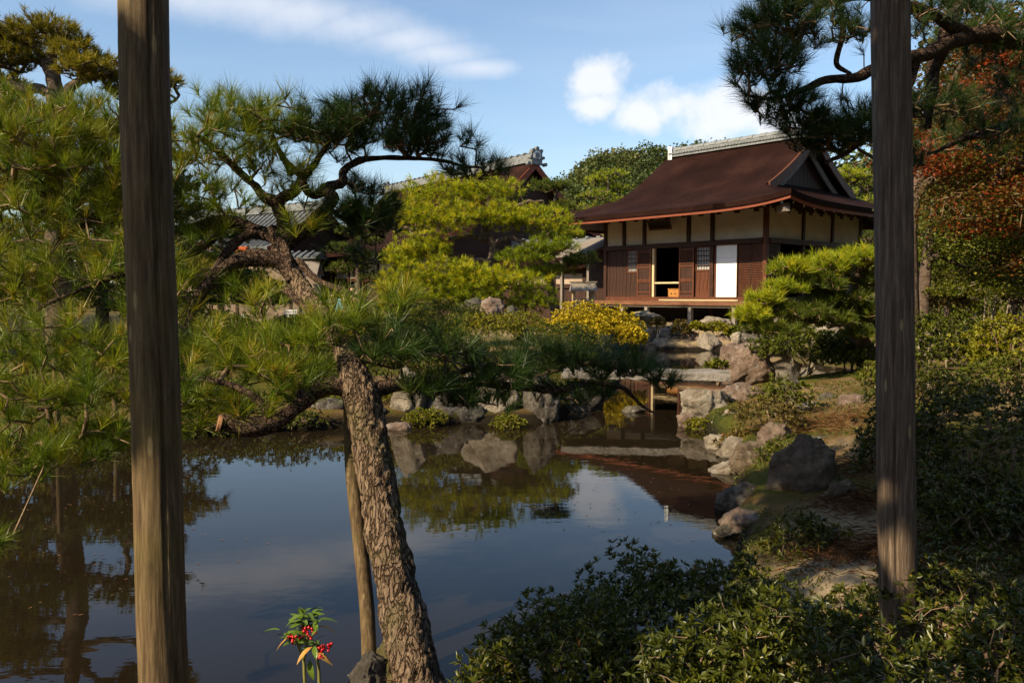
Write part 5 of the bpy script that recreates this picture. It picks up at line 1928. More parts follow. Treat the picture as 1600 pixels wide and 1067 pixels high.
def upper_right_pine():
    trunk = [(1900, 1000, 6.4, .17), (1860, 700, 6.4, .16), (1800, 400, 6.3, .15), (1740, 150, 6.2, .14), (1700, -80, 6.2, .13)]
    limbs = [
        [(1735, 120, 6.2, .075), (1600, 70, 5.7, .058), (1515, 58, 5.4, .048), (1436, 88, 5.1, .040), (1350, 116, 4.9, .030), (1290, 128, 4.8, .023), (1225, 150, 4.75, .015), (1170, 150, 4.7, .008)],
        [(1515, 58, 5.4, .040), (1430, 10, 5.1, .032), (1330, -5, 4.9, .026), (1262, 24, 4.8, .020), (1238, 74, 4.75, .014), (1200, 100, 4.7, .008)],
        [(1436, 88, 5.1, .030), (1400, 170, 5.0, .025), (1345, 225, 4.9, .018), (1290, 255, 4.85, .010)],
        [(1316, 10, 4.9, .018), (1318, 52, 4.85, .016), (1306, 100, 4.82, .013), (1330, 116, 4.84, .010)],
        [(1505, -40, 5.6, .06), (1490, 30, 5.5, .055), (1462, 110, 5.3, .04), (1450, 200, 5.2, .02)],
        [(1720, 200, 6.2, .05), (1600, 190, 5.9, .035), (1520, 215, 5.7, .02), (1450, 240, 5.5, .01)],
    ]
    nd = M['needle_dark']
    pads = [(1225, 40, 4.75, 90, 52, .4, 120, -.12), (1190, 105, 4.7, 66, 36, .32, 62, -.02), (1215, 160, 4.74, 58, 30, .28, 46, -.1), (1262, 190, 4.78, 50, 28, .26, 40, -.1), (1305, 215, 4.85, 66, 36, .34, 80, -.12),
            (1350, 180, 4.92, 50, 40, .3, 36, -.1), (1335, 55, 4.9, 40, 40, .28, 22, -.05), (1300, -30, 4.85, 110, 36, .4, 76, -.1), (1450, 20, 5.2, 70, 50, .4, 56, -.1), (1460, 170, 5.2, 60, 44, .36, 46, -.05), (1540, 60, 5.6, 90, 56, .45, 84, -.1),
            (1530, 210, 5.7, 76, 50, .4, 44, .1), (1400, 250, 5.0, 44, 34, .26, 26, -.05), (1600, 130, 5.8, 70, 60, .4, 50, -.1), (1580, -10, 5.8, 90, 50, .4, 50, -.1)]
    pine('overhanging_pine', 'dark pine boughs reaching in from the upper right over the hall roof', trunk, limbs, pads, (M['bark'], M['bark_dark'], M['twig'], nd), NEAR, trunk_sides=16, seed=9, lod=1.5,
         base=Vector((P(1900, 1000, 6.4).x, 6.4, 0.3)))


upper_right_pine()

FARN = (22, 0.17, 0.013, 12, 70, 0.008)


def golden_pine():
    D = 23.0
    trunk = [(748, 500, D, .17), (752, 450, D, .15), (765, 415, D, .14), (772, 385, D, .13), (758, 360, D, .12), (765, 335, D, .10), (760, 300, D, .06)]
    limbs = [
        [(762, 375, D, .10), (730, 368, D - .3, .08), (700, 372, D - .6, .06), (660, 368, D - .8, .04), (630, 355, D - .8, .03)],
        [(770, 385, D, .10), (800, 370, D - .2, .07), (830, 388, D - .4, .06), (870, 395, D - .5, .03)],
        [(768, 410, D, .09), (735, 408, D - .4, .07), (712, 420, D - .6, .05), (690, 440, D - .8, .04), (640, 440, D - .9, .02)],
        [(762, 350, D, .08), (720, 330, D, .05), (680, 315, D, .03)],
        [(762, 340, D, .08), (810, 320, D, .05), (850, 315, D, .03)],
        [(758, 470, D - .1, .09), (800, 478, D - .6, .06), (830, 470, D - .9, .04), (850, 478, D - 1, .02)],
        [(750, 465, D, .08), (700, 455, D - .8, .06), (650, 450, D - 1.2, .03)],
    ]
    g, l = M['needle_gold'], M['needle_lime']
    pads = [(700, 305, D, 66, 37, .8, 405, .02), (640, 335, D - .3, 44, 49, .7, 315, .08), (760, 300, D + .2, 60, 34, .8, 345, -.05), (690, 345, D - .6, 70, 37, .8, 420, .08), (770, 338, D - .4, 66, 29, .7, 345, .05), (836, 345, D - .2, 66, 31, .8, 390, .02),
            (660, 385, D - .9, 52, 34, .6, 285, .08), (625, 405, D - 1.1, 34, 29, .5, 210, .12), (860, 385, D - .5, 50, 23, .6, 210, -.2, l), (820, 402, D - .6, 50, 20, .5, 180, -.2, l), (690, 430, D - 1.2, 82, 34, .7, 450, .05), (770, 440, D - 1.3, 84, 31, .7, 450, .04),
            (640, 445, D - 1.3, 60, 31, .6, 285, .02), (830, 470, D - 1.2, 44, 37, .5, 225, -.05, l), (715, 462, D - 1.5, 80, 23, .5, 300, .0, l)]
    pine('golden_pine', 'broad yellow green pine with layered cushions in front of the main building', trunk, limbs, pads, (M['bark_far'], M['bark_far'], M['bark_far'], g), FARN, trunk_sides=12, seed=21)


golden_pine()


def slender_pine():
    D = 24.5
    trunk = [(868, 490, D, .16), (862, 455, D, .13), (857, 430, D, .12), (852, 400, D, .11), (850, 365, D, .09), (862, 330, D, .06), (870, 300, D, .04)]
    limbs = [[(852, 402, D, .06), (820, 402, D, .04), (790, 405, D, .02)], [(856, 415, D, .06), (885, 414, D - .2, .045), (915, 412, D - .4, .03)], [(851, 370, D, .06), (890, 360, D, .04), (910, 370, D, .02)], [(862, 330, D, .05), (890, 310, D, .03)]]
    l, m = M['needle_lime'], M['needle_mid']
    pads = [(862, 292, D, 36, 14, .6, 140, .0, m), (884, 325, D - .2, 24, 11, .5, 80, .0, m), (880, 366, D - .4, 32, 18, .7, 210, .1, l), (905, 408, D - .6, 34, 17, .5, 150, .0, m), (850, 425, D - .5, 50, 14, .6, 170, .0, l), (835, 395, D, 40, 14, .5, 130, -.1, m)]
    pine('slender_pine', 'slim pine with bare leaning stem beside the hall left of the lattice box', trunk, limbs, pads, (M['bark_far'], M['bark_far'], M['bark_far'], l), FARN, trunk_sides=10, seed=22)


slender_pine()


def bank_pine():
    D = 12.0
    trunk = [(1356, 600, D, .15), (1352, 565, D, .13), (1346, 535, D, .12), (1330, 505, D, .11), (1335, 470, D, .09), (1340, 430, D, .06), (1345, 405, D, .04)]
    limbs = [
        [(1332, 508, D, .08), (1305, 490, D - .3, .06), (1270, 500, D - .5, .045), (1235, 510, D - .7, .03), (1195, 500, D - .8, .018)],
        [(1335, 480, D, .07), (1300, 455, D - .2, .05), (1265, 445, D - .4, .035), (1225, 430, D - .4, .02)],
        [(1334, 470, D, .06), (1370, 450, D, .04), (1385, 440, D, .02)],
        [(1338, 445, D, .05), (1310, 420, D, .035), (1285, 412, D, .02)],
        [(1340, 430, D, .04), (1365, 405, D, .03)],
        [(1336, 505, D, .06), (1370, 490, D - .2, .04), (1395, 485, D - .3, .02)],
    ]
    l, m = M['needle_lime'], M['needle_mid']
    nd = (22, 0.14, 0.010, 12, 60, 0.006)
    pads = [(1345, 402, D, 44, 20, .5, 190, .12, l), (1300, 415, D - .2, 42, 22, .45, 190, .1, l), (1240, 420, D - .4, 36, 18, .4, 150, .2, l), (1275, 445, D - .3, 54, 20, .45, 190, -.05, m), (1225, 450, D - .5, 34, 14, .3, 90, .05, l), (1190, 468, D - .7, 32, 14, .3, 110, .25, l),
            (1175, 492, D - .8, 30, 18, .3, 120, .22, l), (1245, 490, D - .6, 60, 20, .45, 190, -.05, m), (1310, 470, D - .2, 56, 22, .45, 190, -.1, m), (1210, 515, D - .8, 50, 16, .35, 120, .0, m), (1375, 440, D, 44, 26, .45, 170, -.05, m), (1380, 490, D - .3, 44, 22, .4, 120, -.1, m),
            (1290, 500, D - .5, 50, 14, .35, 120, -.1, m), (1355, 520, D - .3, 36, 12, .3, 60, -.1, m)]
    pine('bank_pine', 'small spreading pine with bright cushions in front of the right side of the hall', trunk, limbs, pads, (M['bark_far'], M['bark_far'], M['twig'], m), nd, trunk_sides=12, seed=23)


bank_pine()


def tall_left_pine():
    D = 15.0
    trunk = [(95, 560, D, .24), (90, 400, D, .22), (100, 250, D, .19), (90, 190, D, .17), (86, 140, D, .14), (80, 90, D, .09), (90, 60, D, .05)]
    limbs = [[(88, 145, D, .10), (40, 138, D, .08), (-10, 135, D, .06), (-70, 130, D, .03)], [(90, 160, D, .10), (120, 130, D, .08), (160, 118, D - .3, .05), (200, 112, D - .4, .03)], [(86, 130, D, .08), (60, 80, D, .05), (30, 60, D, .03)],
             [(92, 180, D, .08), (180, 190, D, .06), (250, 165, D, .04), (280, 150, D, .02)], [(95, 220, D, .08), (30, 230, D, .06), (-60, 240, D, .03)], [(96, 300, D, .08), (180, 290, D - .4, .05), (240, 285, D - .5, .03)], [(92, 380, D, .08), (20, 380, D, .06), (-60, 390, D, .03)]]
    o = M['needle_olive']
    n = (20, 0.18, 0.014, 12, 62, 0.009)
    pads = [(60, 55, D, 80, 30, .8, 330, .05), (120, 85, D - .2, 44, 18, .6, 130, .1), (150, 110, D - .4, 60, 22, .7, 220, .15), (15, 90, D, 60, 22, .7, 200, .0), (-30, 60, D, 70, 40, .8, 150, .05), (245, 128, D - .2, 40, 26, .5, 150, .25), (205, 140, D, 50, 16, .5, 110, .1), (30, 175, D, 70, 20, .6, 110, -.1),
            (-10, 225, D, 90, 30, .8, 160, -.1), (200, 290, D - .4, 90, 34, .8, 190, -.05, M['needle_mid']), (60, 300, D - .3, 120, 40, .9, 260, -.1, M['needle_mid']), (0, 390, D - .3, 110, 40, .9, 220, -.1, M['needle_mid']), (170, 400, D - .4, 110, 40, .9, 220, -.05, M['needle_mid']), (280, 420, D - .2, 70, 26, .6, 120, .15)]
    pine('tall_left_pine', 'tall olive pine rising above the others at the upper left', trunk, limbs, pads, (M['bark_far'], M['bark_far'], M['bark_far'], o), n, trunk_sides=12, seed=24)


tall_left_pine()


def simple_pine(name, label, px, pyb, D, top, w, mat, seed, npad=9, tint=0.0, lean=0):
    """distant pine described by its silhouette"""
    rng = np.random.default_rng(seed)
    s = pxscale(D)
    h = pyb - top
    trunk = [(px + lean * 0, pyb, D, 0.04 * h * s), (px + lean * .3, pyb - h * .35, D, 0.032 * h * s), (px + lean * .7, pyb - h * .65, D, 0.022 * h * s), (px + lean, top + h * .06, D, 0.008 * h * s)]
    limbs, pads = [], []
    for k in range(npad):
        f = 0.30 + 0.66 * k / (npad - 1)
        sd = (-1 if k % 2 else 1)
        ww = w * 0.5 * (1.05 - 0.75 * f ** 2)
        x = px + lean * f + sd * ww * rng.uniform(0.35, 0.7)
        y = pyb - h * f
        dd = rng.uniform(-.4, .4) * w * s * 0.5
        limbs.append([(px + lean * f, y + h * .05, D, 0.012 * h * s), ((px + lean * f + x) / 2, y + h * .03, D + dd / 2, 0.009 * h * s), (x, y + h * .02, D + dd, 0.004 * h * s)])
        pads.append((x, y, D + dd, ww * 0.75, h * 0.085, ww * s * 0.7, int(90 + 120 * ww / w), tint + rng.uniform(-.1, .1)))
    pads.append((px + lean, top + h * 0.05, D, w * 0.24, h * 0.07, w * s * 0.2, 90, tint))
    return pine(name, label, trunk, limbs, pads, (M['bark_far'], M['bark_far'], M['bark_far'], mat), (15, 0.02 * h * s + 0.1, 0.0042 * h * s + 0.008, 12, 64, 0.004 * h * s), trunk_sides=8, seed=seed, twig=True)


simple_pine('cloud_pine', 'bright rounded pine at the foot of the wooded hill', 950, 400, 46, 268, 130, M['needle_lime'], 31, 9, .0)
simple_pine('pine_tree', 'yellow green pine behind the right end of the hall roof', 1335, 470, 44, 268, 150, M['needle_lime'], 32, 10, .05)
simple_pine('pine_tree', 'dark pine in front of the tiled roof seen through the twisted limbs', 345, 500, 34, 338, 170, M['needle_mid'], 39, 9, -.1)
simple_pine('pine_tree', 'small dark pine in front of the main building left of the golden pine', 560, 480, 31, 325, 100, M['needle_mid'], 40, 8, -.1)
simple_pine('pine_tree', 'green pine low behind the split post', 1385, 480, 40, 330, 150, M['needle_mid'], 33, 9, .0)
simple_pine('pine_tree', 'tall pine between the tiled roof and the twisted pine', 230, 500, 30, 190, 190, M['needle_mid'], 34, 11, .0)
simple_pine('pine_tree', 'pine standing on the right edge behind the clipped shrubs', 1580, 520, 17, 330, 190, M['needle_mid'], 35, 9, .0, lean=15)
simple_pine('pine_tree', 'soft green pine in the middle distance right of the split post', 1480, 500, 20, 380, 170, M['needle_mid'], 36, 8, .1, lean=-10)
simple_pine('pine_tree', 'pine seen over the left bank behind the log post', 160, 560, 24, 270, 240, M['needle_mid'], 37, 11, .0)
simple_pine('pine_tree', 'pine at the left edge of the view behind the near boughs', -20, 560, 18, 120, 260, M['needle_olive'], 38, 11, -.05)


# ------------------------------------------------------------------ maple and broadleaf trees
def broadleaf(name, label, base, trunk_pts, R, c, n, leafL, leafW, mat, seed, layers=0.35, cat='tree', shiftf=None, targets=420, bark='bark_far', clumps=40, sprd=0.30):
    rng = np.random.default_rng(seed)
    t = thing(name, base, label, cat)
    c = np.array(c); R = np.array(R)
    nodes = []
    path, rad, (V, F) = limb_tube(trunk_pts, n=8, sides=10, amp=0.12, freq=4, seed=seed)
    MB().add(to_local(V, t), F).obj('trunk', M[bark], t, smooth=True)
    nodes.append(path[len(path) // 3:])
    u = unit(rng.normal(size=(clumps, 3)))
    cc = c + u * R * rng.uniform(0.25, 0.95, (clumps, 1)) ** 0.6
    for k in range(min(7, clumps)):
        s0 = path[int(len(path) * rng.uniform(.4, .9))]
        e = cc[k]
        m = (s0 + e) / 2 + rng.normal(size=3) * 0.12 * R
        lp = catmull([s0, m, e], 6)
        V, F = tube(lp, np.linspace(rad[-1] * 1.6 + 0.02, 0.02, len(lp)), 6)
        MB().add(to_local(V, t), F).obj('limb', M[bark], t, smooth=True)
        nodes.append(lp)
    per = n // clumps
    ci = np.repeat(np.arange(clumps), per)
    off = np.clip(rng.normal(size=(len(ci), 3)), -1.7, 1.7) * R.mean() * sprd * np.array([1, 1, layers])
    pos = cc[ci] + off
    d = unit(rng.normal(size=pos.shape) * np.array([1, 1, 0.35]) + np.array([0, 0, -0.15]))
    V, F, li = leaves(pos, d, leafL, leafW, rng=rng)
    ct = np.clip(rng.normal(0.5, 0.22, clumps), 0, 1)
    tint = np.clip(ct[ci] + rng.normal(0, 0.08, len(ci)), 0, 1)
    if shiftf is not None:
        tint = np.clip(tint + shiftf(pos), 0, 1)
    obj('crown', mesh_np('crown', to_local(V, t), F, M[mat] if isinstance(mat, str) else mat, tint[li]), t)
    tg = pos[rng.choice(len(pos), min(targets, len(pos)), replace=False)]
    V, F = grow(np.vstack(nodes), tg, r0=0.004 * R.mean(), rng=rng, sides=3, seg=0.3 * R.mean())
    obj('twigs', mesh_np('twigs', to_local(V, t), F, M['twig']), t, kind='stuff')
    return t


def maples():
    b = P(1421, 560, 11.5); b.z = 0.5
    tp = [(b - Vector((0, 0, .2)), .13), (P(1422, 450, 11.5), .11), (P(1424, 340, 11.5), .09), (P(1450, 230, 11.4), .06), (P(1470, 120, 11.4), .03)]
    broadleaf('maple_tree', 'maple turning red and orange with pale trunk behind the split post', b, tp, (0.95, 1.2, 1.5), P(1560, 190, 11.3), 30000, .048, .045, 'maple', 41, layers=.28,
              shiftf=lambda p: (p[:, 2] - 3.6) * 0.16 - 0.10, clumps=60, sprd=.24)
    b = P(1700, 560, 9.5); b.z = 0.5
    tp = [(b - Vector((0, 0, .2)), .14), (P(1690, 400, 9.5), .12), (P(1650, 250, 9.5), .09), (P(1620, 100, 9.5), .05)]
    broadleaf('maple_tree', 'orange red maple spilling in from the right edge of the view', b, tp, (1.05, 1.0, 1.15), P(1590, 270, 9.3), 22000, .045, .042, 'maple', 42, layers=.25,
              shiftf=lambda p: (p[:, 2] - 2.9) * 0.1 - 0.10, clumps=46, sprd=.26)
    b = P(1440, 560, 15); b.z = 0.5
    tp = [(b - Vector((0, 0, .2)), .12), (P(1445, 440, 15), .1), (P(1460, 330, 15), .06), (P(1480, 260, 15), .03)]
    broadleaf('small_broadleaf_tree', 'loose green leafed tree below the maple right of the split post', b, tp, (1.1, 1.3, 0.9), P(1540, 360, 14.5), 16000, .065, .05, 'azalea_mid', 43, layers=.35, clumps=44)
    b = P(1640, 540, 24); b.z = 0.5
    tp = [(b - Vector((0, 0, .2)), .25), (P(1640, 400, 24), .2), (P(1620, 200, 24), .14), (P(1600, 60, 24), .06)]
    broadleaf('background_tree', 'dense green tree filling the distance behind the maple', b, tp, (2.6, 2.5, 3.6), P(1590, 210, 24), 16000, .22, .18, 'wood_leaf', 44, layers=.6, clumps=70)
    b = P(1400, 470, 52); b.z = 0.8
    tp = [(b - Vector((0, 0, .2)), .3), (P(1405, 400, 52), .25), (P(1410, 320, 52), .18), (P(1410, 250, 52), .08)]
    broadleaf('background_tree', 'leafy tree behind the hall beyond the split post', b, tp, (4.8, 3, 4.0), P(1405, 300, 52), 9000, .4, .34, 'wood_leaf', 45, layers=.6, clumps=50)


maples()


def shade_trees():
    # trees on the viewer's own bank; those behind at left shade the right foreground and the log post
    b = Vector((-3.4, -2.2, 0.25))
    tp = [(b - Vector((0, 0, .2)), .20), (Vector((-3.3, -2.0, 1.8)), .17), (Vector((-3.0, -1.4, 3.4)), .14), (Vector((-3.0, -.6, 4.8)), .09), (Vector((-3.0, .8, 5.6)), .05)]
    broadleaf('shade_tree', 'broad leafy tree on the near bank above the viewpoint', b, tp, (1.6, 2.1, 0.8), (-2.6, 0.85, 5.6), 24000, .12, .085, 'shade_leaf', 46, layers=.7, clumps=95, targets=300, sprd=.17)
    b = Vector((6.3, 0.3, 0.4))  # unseen tree added to hold sky light off the right-hand bushes
    tp = [(b - Vector((0, 0, .2)), .2), (Vector((6.2, .5, 2)), .17), (Vector((5.8, 1.2, 3.8)), .13), (Vector((5.0, 2.0, 5.0)), .06)]
    broadleaf('shade_tree', 'unseen wide leafy tree added on the right bank to block sky light', b, tp, (2.4, 2.5, 0.8), (4.0, 2.0, 5.3), 13000, .13, .10, 'shade_leaf', 48, layers=.7, clumps=110, targets=300, sprd=.22)
    b = Vector((-6.2, -4.2, 0.25))
    tp = [(b - Vector((0, 0, .2)), .2), (Vector((-6.1, -4, 2)), .17), (Vector((-5.9, -3.2, 4.2)), .12), (Vector((-5.6, -2.6, 5.6)), .05)]
    broadleaf('shade_tree', 'second leafy tree on the near bank farther behind the viewpoint', b, tp, (0.5, 0.3, 0.35), (-4.75, -0.25, 5.1), 3600, .12, .085, 'shade_leaf', 47, layers=.7, clumps=30, targets=200, sprd=.3)


shade_trees()


# ------------------------------------------------------------------ shrubs
def shrubs():
    def at(px, py, D):
        return P(px, py, D)
    A = M['azalea']
    s = pxscale
    # foreground azaleas (large leaves)
    c = P(1075, 1015, 3.35); shrub('azalea_bush', 'large dark azalea bush in the foreground between water and split post', c, (.60, .52, .36), 2600, .034, .0105, A, 8, 9, zbase=0.15, seed=51, shift=.08, inner=.6)
    c = P(880, 1060, 2.95); shrub('azalea_bush', 'lower azalea bush at the bottom edge nearest the water', c, (.36, .36, .27), 1000, .036, .011, A, 8, 6, zbase=0.05, seed=52, shift=.16, inner=.5)
    c = P(770, 1075, 2.75); shrub('azalea_bush', 'leafy azalea sprigs at the bottom edge right of the trunk', c, (.13, .2, .12), 110, .042, .013, A, 8, 3, zbase=0.1, seed=53, shift=.28, inner=.3)
    c = P(1230, 1075, 2.6); shrub('azalea_bush', 'azalea with a few red leaves at the bottom edge below the split post', c, (.52, .4, .26), 900, .042, .013, A, 8, 6, zbase=0.2, seed=54, shift=.0, inner=.5)
    c = P(1255, 850, 4.7); shrub('azalea_bush', 'small azalea growing over the shore rocks', c, (.22, .2, .17), 150, .045, .014, A, 8, 4, zbase=0.25, seed=55, shift=.12)
    c = P(1490, 985, 3.3); shrub('azalea_bush', 'shaded bush right of the foot of the split post', c, (.40, .40, .36), 800, .032, .012, A, 8, 7, zbase=0.35, seed=56, shift=-.05, inner=.5)
    c = P(1350, 975, 3.5); shrub('azalea_bush', 'low twiggy bush at the foot of the split post', c, (.24, .2, .16), 210, .036, .013, A, 8, 5, zbase=0.35, seed=57, shift=.0, inner=.4)
    c = P(1580, 1060, 2.7); shrub('azalea_bush', 'dark bush in the bottom right corner', c, (.34, .34, .26), 360, .042, .015, A, 8, 5, zbase=0.35, seed=58, shift=-.05, inner=.5)
    c = P(1545, 720, 5.0); shrub('clipped_bush', 'big rounded clipped bush right of the split post', c, (.62, .6, .42), 1300, .034, .015, A, 7, 6, zbase=0.5, seed=59, shift=.06, inner=.75)
    c = P(1405, 720, 5.4); shrub('clipped_bush', 'dark clipped bush half hidden by the split post', c, (.28, .35, .36), 620, .034, .015, A, 7, 5, zbase=0.45, seed=60, shift=-.02, inner=.7)
    c = P(1570, 850, 4.2); shrub('clipped_bush', 'clipped bush low at the right edge', c, (.42, .4, .28), 800, .034, .014, A, 7, 5, zbase=0.45, seed=61, shift=-.05, inner=.7)
    c = P(1500, 800, 4.5); shrub('clipped_bush', 'shaded leafy mound between the split post and the right edge', c, (.38, .36, .26), 560, .034, .014, A, 7, 5, zbase=0.45, seed=62, shift=-.05, inner=.7)
    # right middle distance
    m, g, ru = M['azalea_mid'], M['azalea_gold'], M['azalea_rust']
    c = P(1225, 625, 9.0); shrub('pale_stemmed_shrub', 'small open shrub with pale stems among the shore rocks', c, (.36, .3, .27), 210, .05, .022, m, 7, 6, zbase=0.25, seed=63, shift=.2, stem_mat=M['twig_pale'], inner=.3)
    c = P(1260, 545, 12.8); shrub('tiered_shrub', 'flat topped dark shrub on thin stems behind the boulder', c, (.82, .65, .32), 1100, .06, .03, m, 6, 8, zbase=0.42, seed=64, shift=-.12, low=-.3, stem_mat=M['twig_pale'], stem_r=.016)
    c = P(1330, 560, 12.2); shrub('tiered_shrub', 'dark shrub beside the trunk of the small spreading pine', c, (.5, .5, .28), 600, .06, .03, m, 6, 6, zbase=0.45, seed=65, shift=-.15, low=-.3, stem_mat=M['twig_pale'], stem_r=.016)
    c = P(1372, 590, 10.2); shrub('clipped_bush', 'yellow green bush touching the left side of the split post', c, (.24, .3, .22), 260, .05, .025, m, 6, 4, zbase=0.5, seed=66, shift=.15)
    c = P(1475, 548, 9.2); shrub('tiered_shrub', 'dense shrub on crooked stems right of the split post', c, (.60, .55, .36), 900, .05, .024, m, 6, 7, zbase=0.45, seed=67, shift=-.05, low=-.45, stem_mat=M['twig_pale'], stem_r=.018)
    c = P(1575, 545, 8.6); shrub('tiered_shrub', 'sunlit shrub on bare stems at the right edge', c, (.46, .45, .34), 700, .05, .024, g, 6, 6, zbase=0.5, seed=68, shift=.0, low=-.45, stem_mat=M['twig'], stem_r=.018)
    c = P(1535, 462, 14.5); shrub('tiered_shrub', 'flat umbrella shaped shrub on crooked stems beside the sand path', c, (.90, .75, .28), 900, .06, .03, m, 6, 6, zbase=0.62, seed=69, shift=.12, low=-.02, stem_mat=M['twig_pale'], stem_r=.02)
    c = P(1468, 475, 15.5); shrub('tiered_shrub', 'rusty low shrub left of the umbrella shaped shrub', c, (.6, .5, .3), 420, .07, .03, ru, 6, 5, zbase=0.6, seed=70, shift=.0, stem_mat=M['twig'])
    c = P(1545, 432, 18); shrub('shrub', 'reddish brown shrub below the maple', c, (.75, .6, .5), 420, .09, .045, ru, 6, 4, zbase=0.7, seed=71, shift=.15)
    c = P(1420, 430, 17); shrub('shrub', 'green shrub hidden behind the split post beside the hall', c, (.9, .7, .7), 520, .09, .045, m, 6, 4, zbase=0.6, seed=72, shift=.0)
    c = P(1600, 455, 17); shrub('shrub', 'low green shrub at the right edge beyond the sand path', c, (.6, .6, .3), 320, .08, .04, m, 6, 4, zbase=0.6, seed=73, shift=.05)
    c = P(1460, 500, 24); shrub('shrub', 'dense hedge of green shrubs in the distance right of the split post', c, (2.2, 1.0, .8), 1400, .10, .06, m, 6, 5, zbase=0.4, seed=121, shift=-.05, inner=.7)
    c = P(1590, 480, 26); shrub('shrub', 'dense dark shrub in the distance at the right edge', c, (2.4, 1.0, 1.1), 1400, .11, .06, m, 6, 5, zbase=0.4, seed=122, shift=-.1, inner=.7)
    c = P(1430, 540, 13); shrub('shrub', 'dark low shrub half hidden behind the split post', c, (.6, .6, .5), 700, .07, .035, m, 6, 5, zbase=0.5, seed=123, shift=-.15, inner=.6)
    c = P(1590, 600, 7.2); shrub('clipped_bush', 'sun flecked bush at the right edge below the bare stems', c, (.5, .5, .24), 800, .035, .016, m, 7, 5, zbase=0.5, seed=124, shift=.1, inner=.7)
    c = P(1450, 620, 7.0); shrub('clipped_bush', 'low dark bush right of the split post below the crooked stems', c, (.5, .5, .24), 800, .035, .016, A, 7, 5, zbase=0.5, seed=125, shift=.05, inner=.7)
    c = P(1200, 655, 8.4); shrub('rusty_groundcover', 'brown and green groundcover between the shore rocks', c, (.40, .35, .2), 300, .045, .018, ru, 6, 4, zbase=0.2, seed=126, shift=-.1)
    c = P(1235, 715, 7.2); shrub('rusty_groundcover', 'dark groundcover above the craggy rock', c, (.30, .3, .18), 260, .04, .016, m, 6, 4, zbase=0.3, seed=127, shift=-.1)
    c = P(1300, 850, 4.9); shrub('rusty_groundcover', 'mossy tuft right of the small azalea on the shore', c, (.2, .2, .1), 160, .035, .013, g, 6, 3, zbase=0.3, seed=128, shift=-.1)
    c = P(1255, 740, 6.5); shrub('moss_tuft', 'golden tuft of grass on the shore rocks', c, (.14, .12, .08), 60, .05, .01, g, 6, 0, zbase=0.4, seed=74, shift=.1, cat='grass')
    c = P(1170, 700, 8.6); shrub('rusty_groundcover', 'straw coloured groundcover on the shore above the grey ledge', c, (.34, .3, .2), 230, .055, .02, ru, 6, 4, zbase=0.15, seed=75, shift=.1)
    c = P(1092, 668, 10.2); shrub('rusty_groundcover', 'mossy cushion on the side of the big sunlit shore rock', c, (.17, .14, .13), 90, .04, .02, g, 6, 2, zbase=0.1, seed=76, shift=.0)
    # small bushes in the hall's stone edging
    for px, py, w, h, mt, sh, sd, lab in [(1027, 508, 15, 11, ru, .1, 81, 'small rusty bush left of the others in the stone edging below the hall'), (1062, 518, 14, 17, ru, .0, 82, 'taller rusty bush in the stone edging below the hall'), (1088, 513, 12, 10, g, .1, 83, 'small golden bush in the middle of the stone edging'),
                                          (1122, 516, 24, 13, g, .05, 84, 'wide golden bush behind the pointed rock'), (1146, 522, 14, 12, m, .1, 85, 'green bush at the right of the stone edging'), (990, 522, 16, 12, m, .1, 86, 'green bush beside the yellow shrub in the stone edging')]:
        D = 25.0
        c = P(px, py, D)
        shrub('edging_bush', lab, c, (w * s(D), .25, h * s(D)), 130, .10, .05, mt, 6, 3, zbase=c.z - h * s(D), seed=sd, shift=sh)
    c = P(1121, 575, 12.6); shrub('leafy_plant', 'bright green leafy plant at the left foot of the boulder', c, (.14, .12, .12), 32, .12, .045, M['azalea_mid'], 6, 3, zbase=0.3, seed=87, shift=.35)
    # peninsula shrubs
    c = P(925, 515, 19.3); shrub('yellow_shrub', 'bright yellow leafed shrub in front of the hall', c, (1.25, .9, .58), 2300, .075, .042, M['yellow'], 5, 9, zbase=0.3, seed=91, shift=.03, inner=.15)
    c = P(985, 532, 18.8); shrub('yellow_shrub', 'small yellow shrub drooping to the water right of the larger one', c, (.40, .4, .34), 300, .10, .055, M['yellow'], 6, 4, zbase=0.2, seed=92, shift=.05, inner=.4)
    c = P(750, 518, 15.5); shrub('clipped_bush', 'low golden clipped bush in front of the golden pine', c, (.88, .6, .34), 950, .05, .028, g, 6, 5, zbase=0.3, seed=93, shift=.05, inner=.75)
    c = P(815, 512, 17.5); shrub('clipped_bush', 'small rounded olive bush beside the yellow shrub', c, (.60, .5, .36), 500, .05, .03, g, 6, 4, zbase=0.3, seed=94, shift=-.1, inner=.7)
    c = P(690, 545, 13.2); shrub('clipped_bush', 'green clipped bush above the far bank rocks', c, (.75, .6, .30), 700, .05, .026, m, 6, 5, zbase=0.25, seed=95, shift=.15, inner=.7)
    c = P(590, 575, 12.5); shrub('clipped_bush', 'clipped bush behind the top of the leaning trunk', c, (.85, .6, .34), 700, .05, .026, m, 6, 5, zbase=0.25, seed=96, shift=.1, inner=.7)
    c = P(840, 620, 11.6); shrub('clipped_bush', 'dark bush hanging over the tip of the far bank', c, (.50, .4, .34), 420, .045, .024, m, 6, 5, zbase=0.2, seed=97, shift=-.15)
    c = P(560, 625, 11.0); shrub('groundcover', 'yellowish groundcover at the waterline behind the leaning trunk', c, (.6, .35, .2), 320, .05, .02, g, 6, 4, zbase=0.05, seed=98, shift=.0)
    c = P(440, 560, 13.5); shrub('clipped_bush', 'rounded bush on the left bank seen under the twisted limbs', c, (1.1, .8, .5), 800, .06, .03, m, 6, 5, zbase=0.2, seed=99, shift=.0, inner=.7)
    c = P(300, 620, 11.5); shrub('clipped_bush', 'low bush on the left bank right of the log post', c, (.9, .6, .36), 560, .06, .03, m, 6, 5, zbase=0.15, seed=100, shift=-.05)
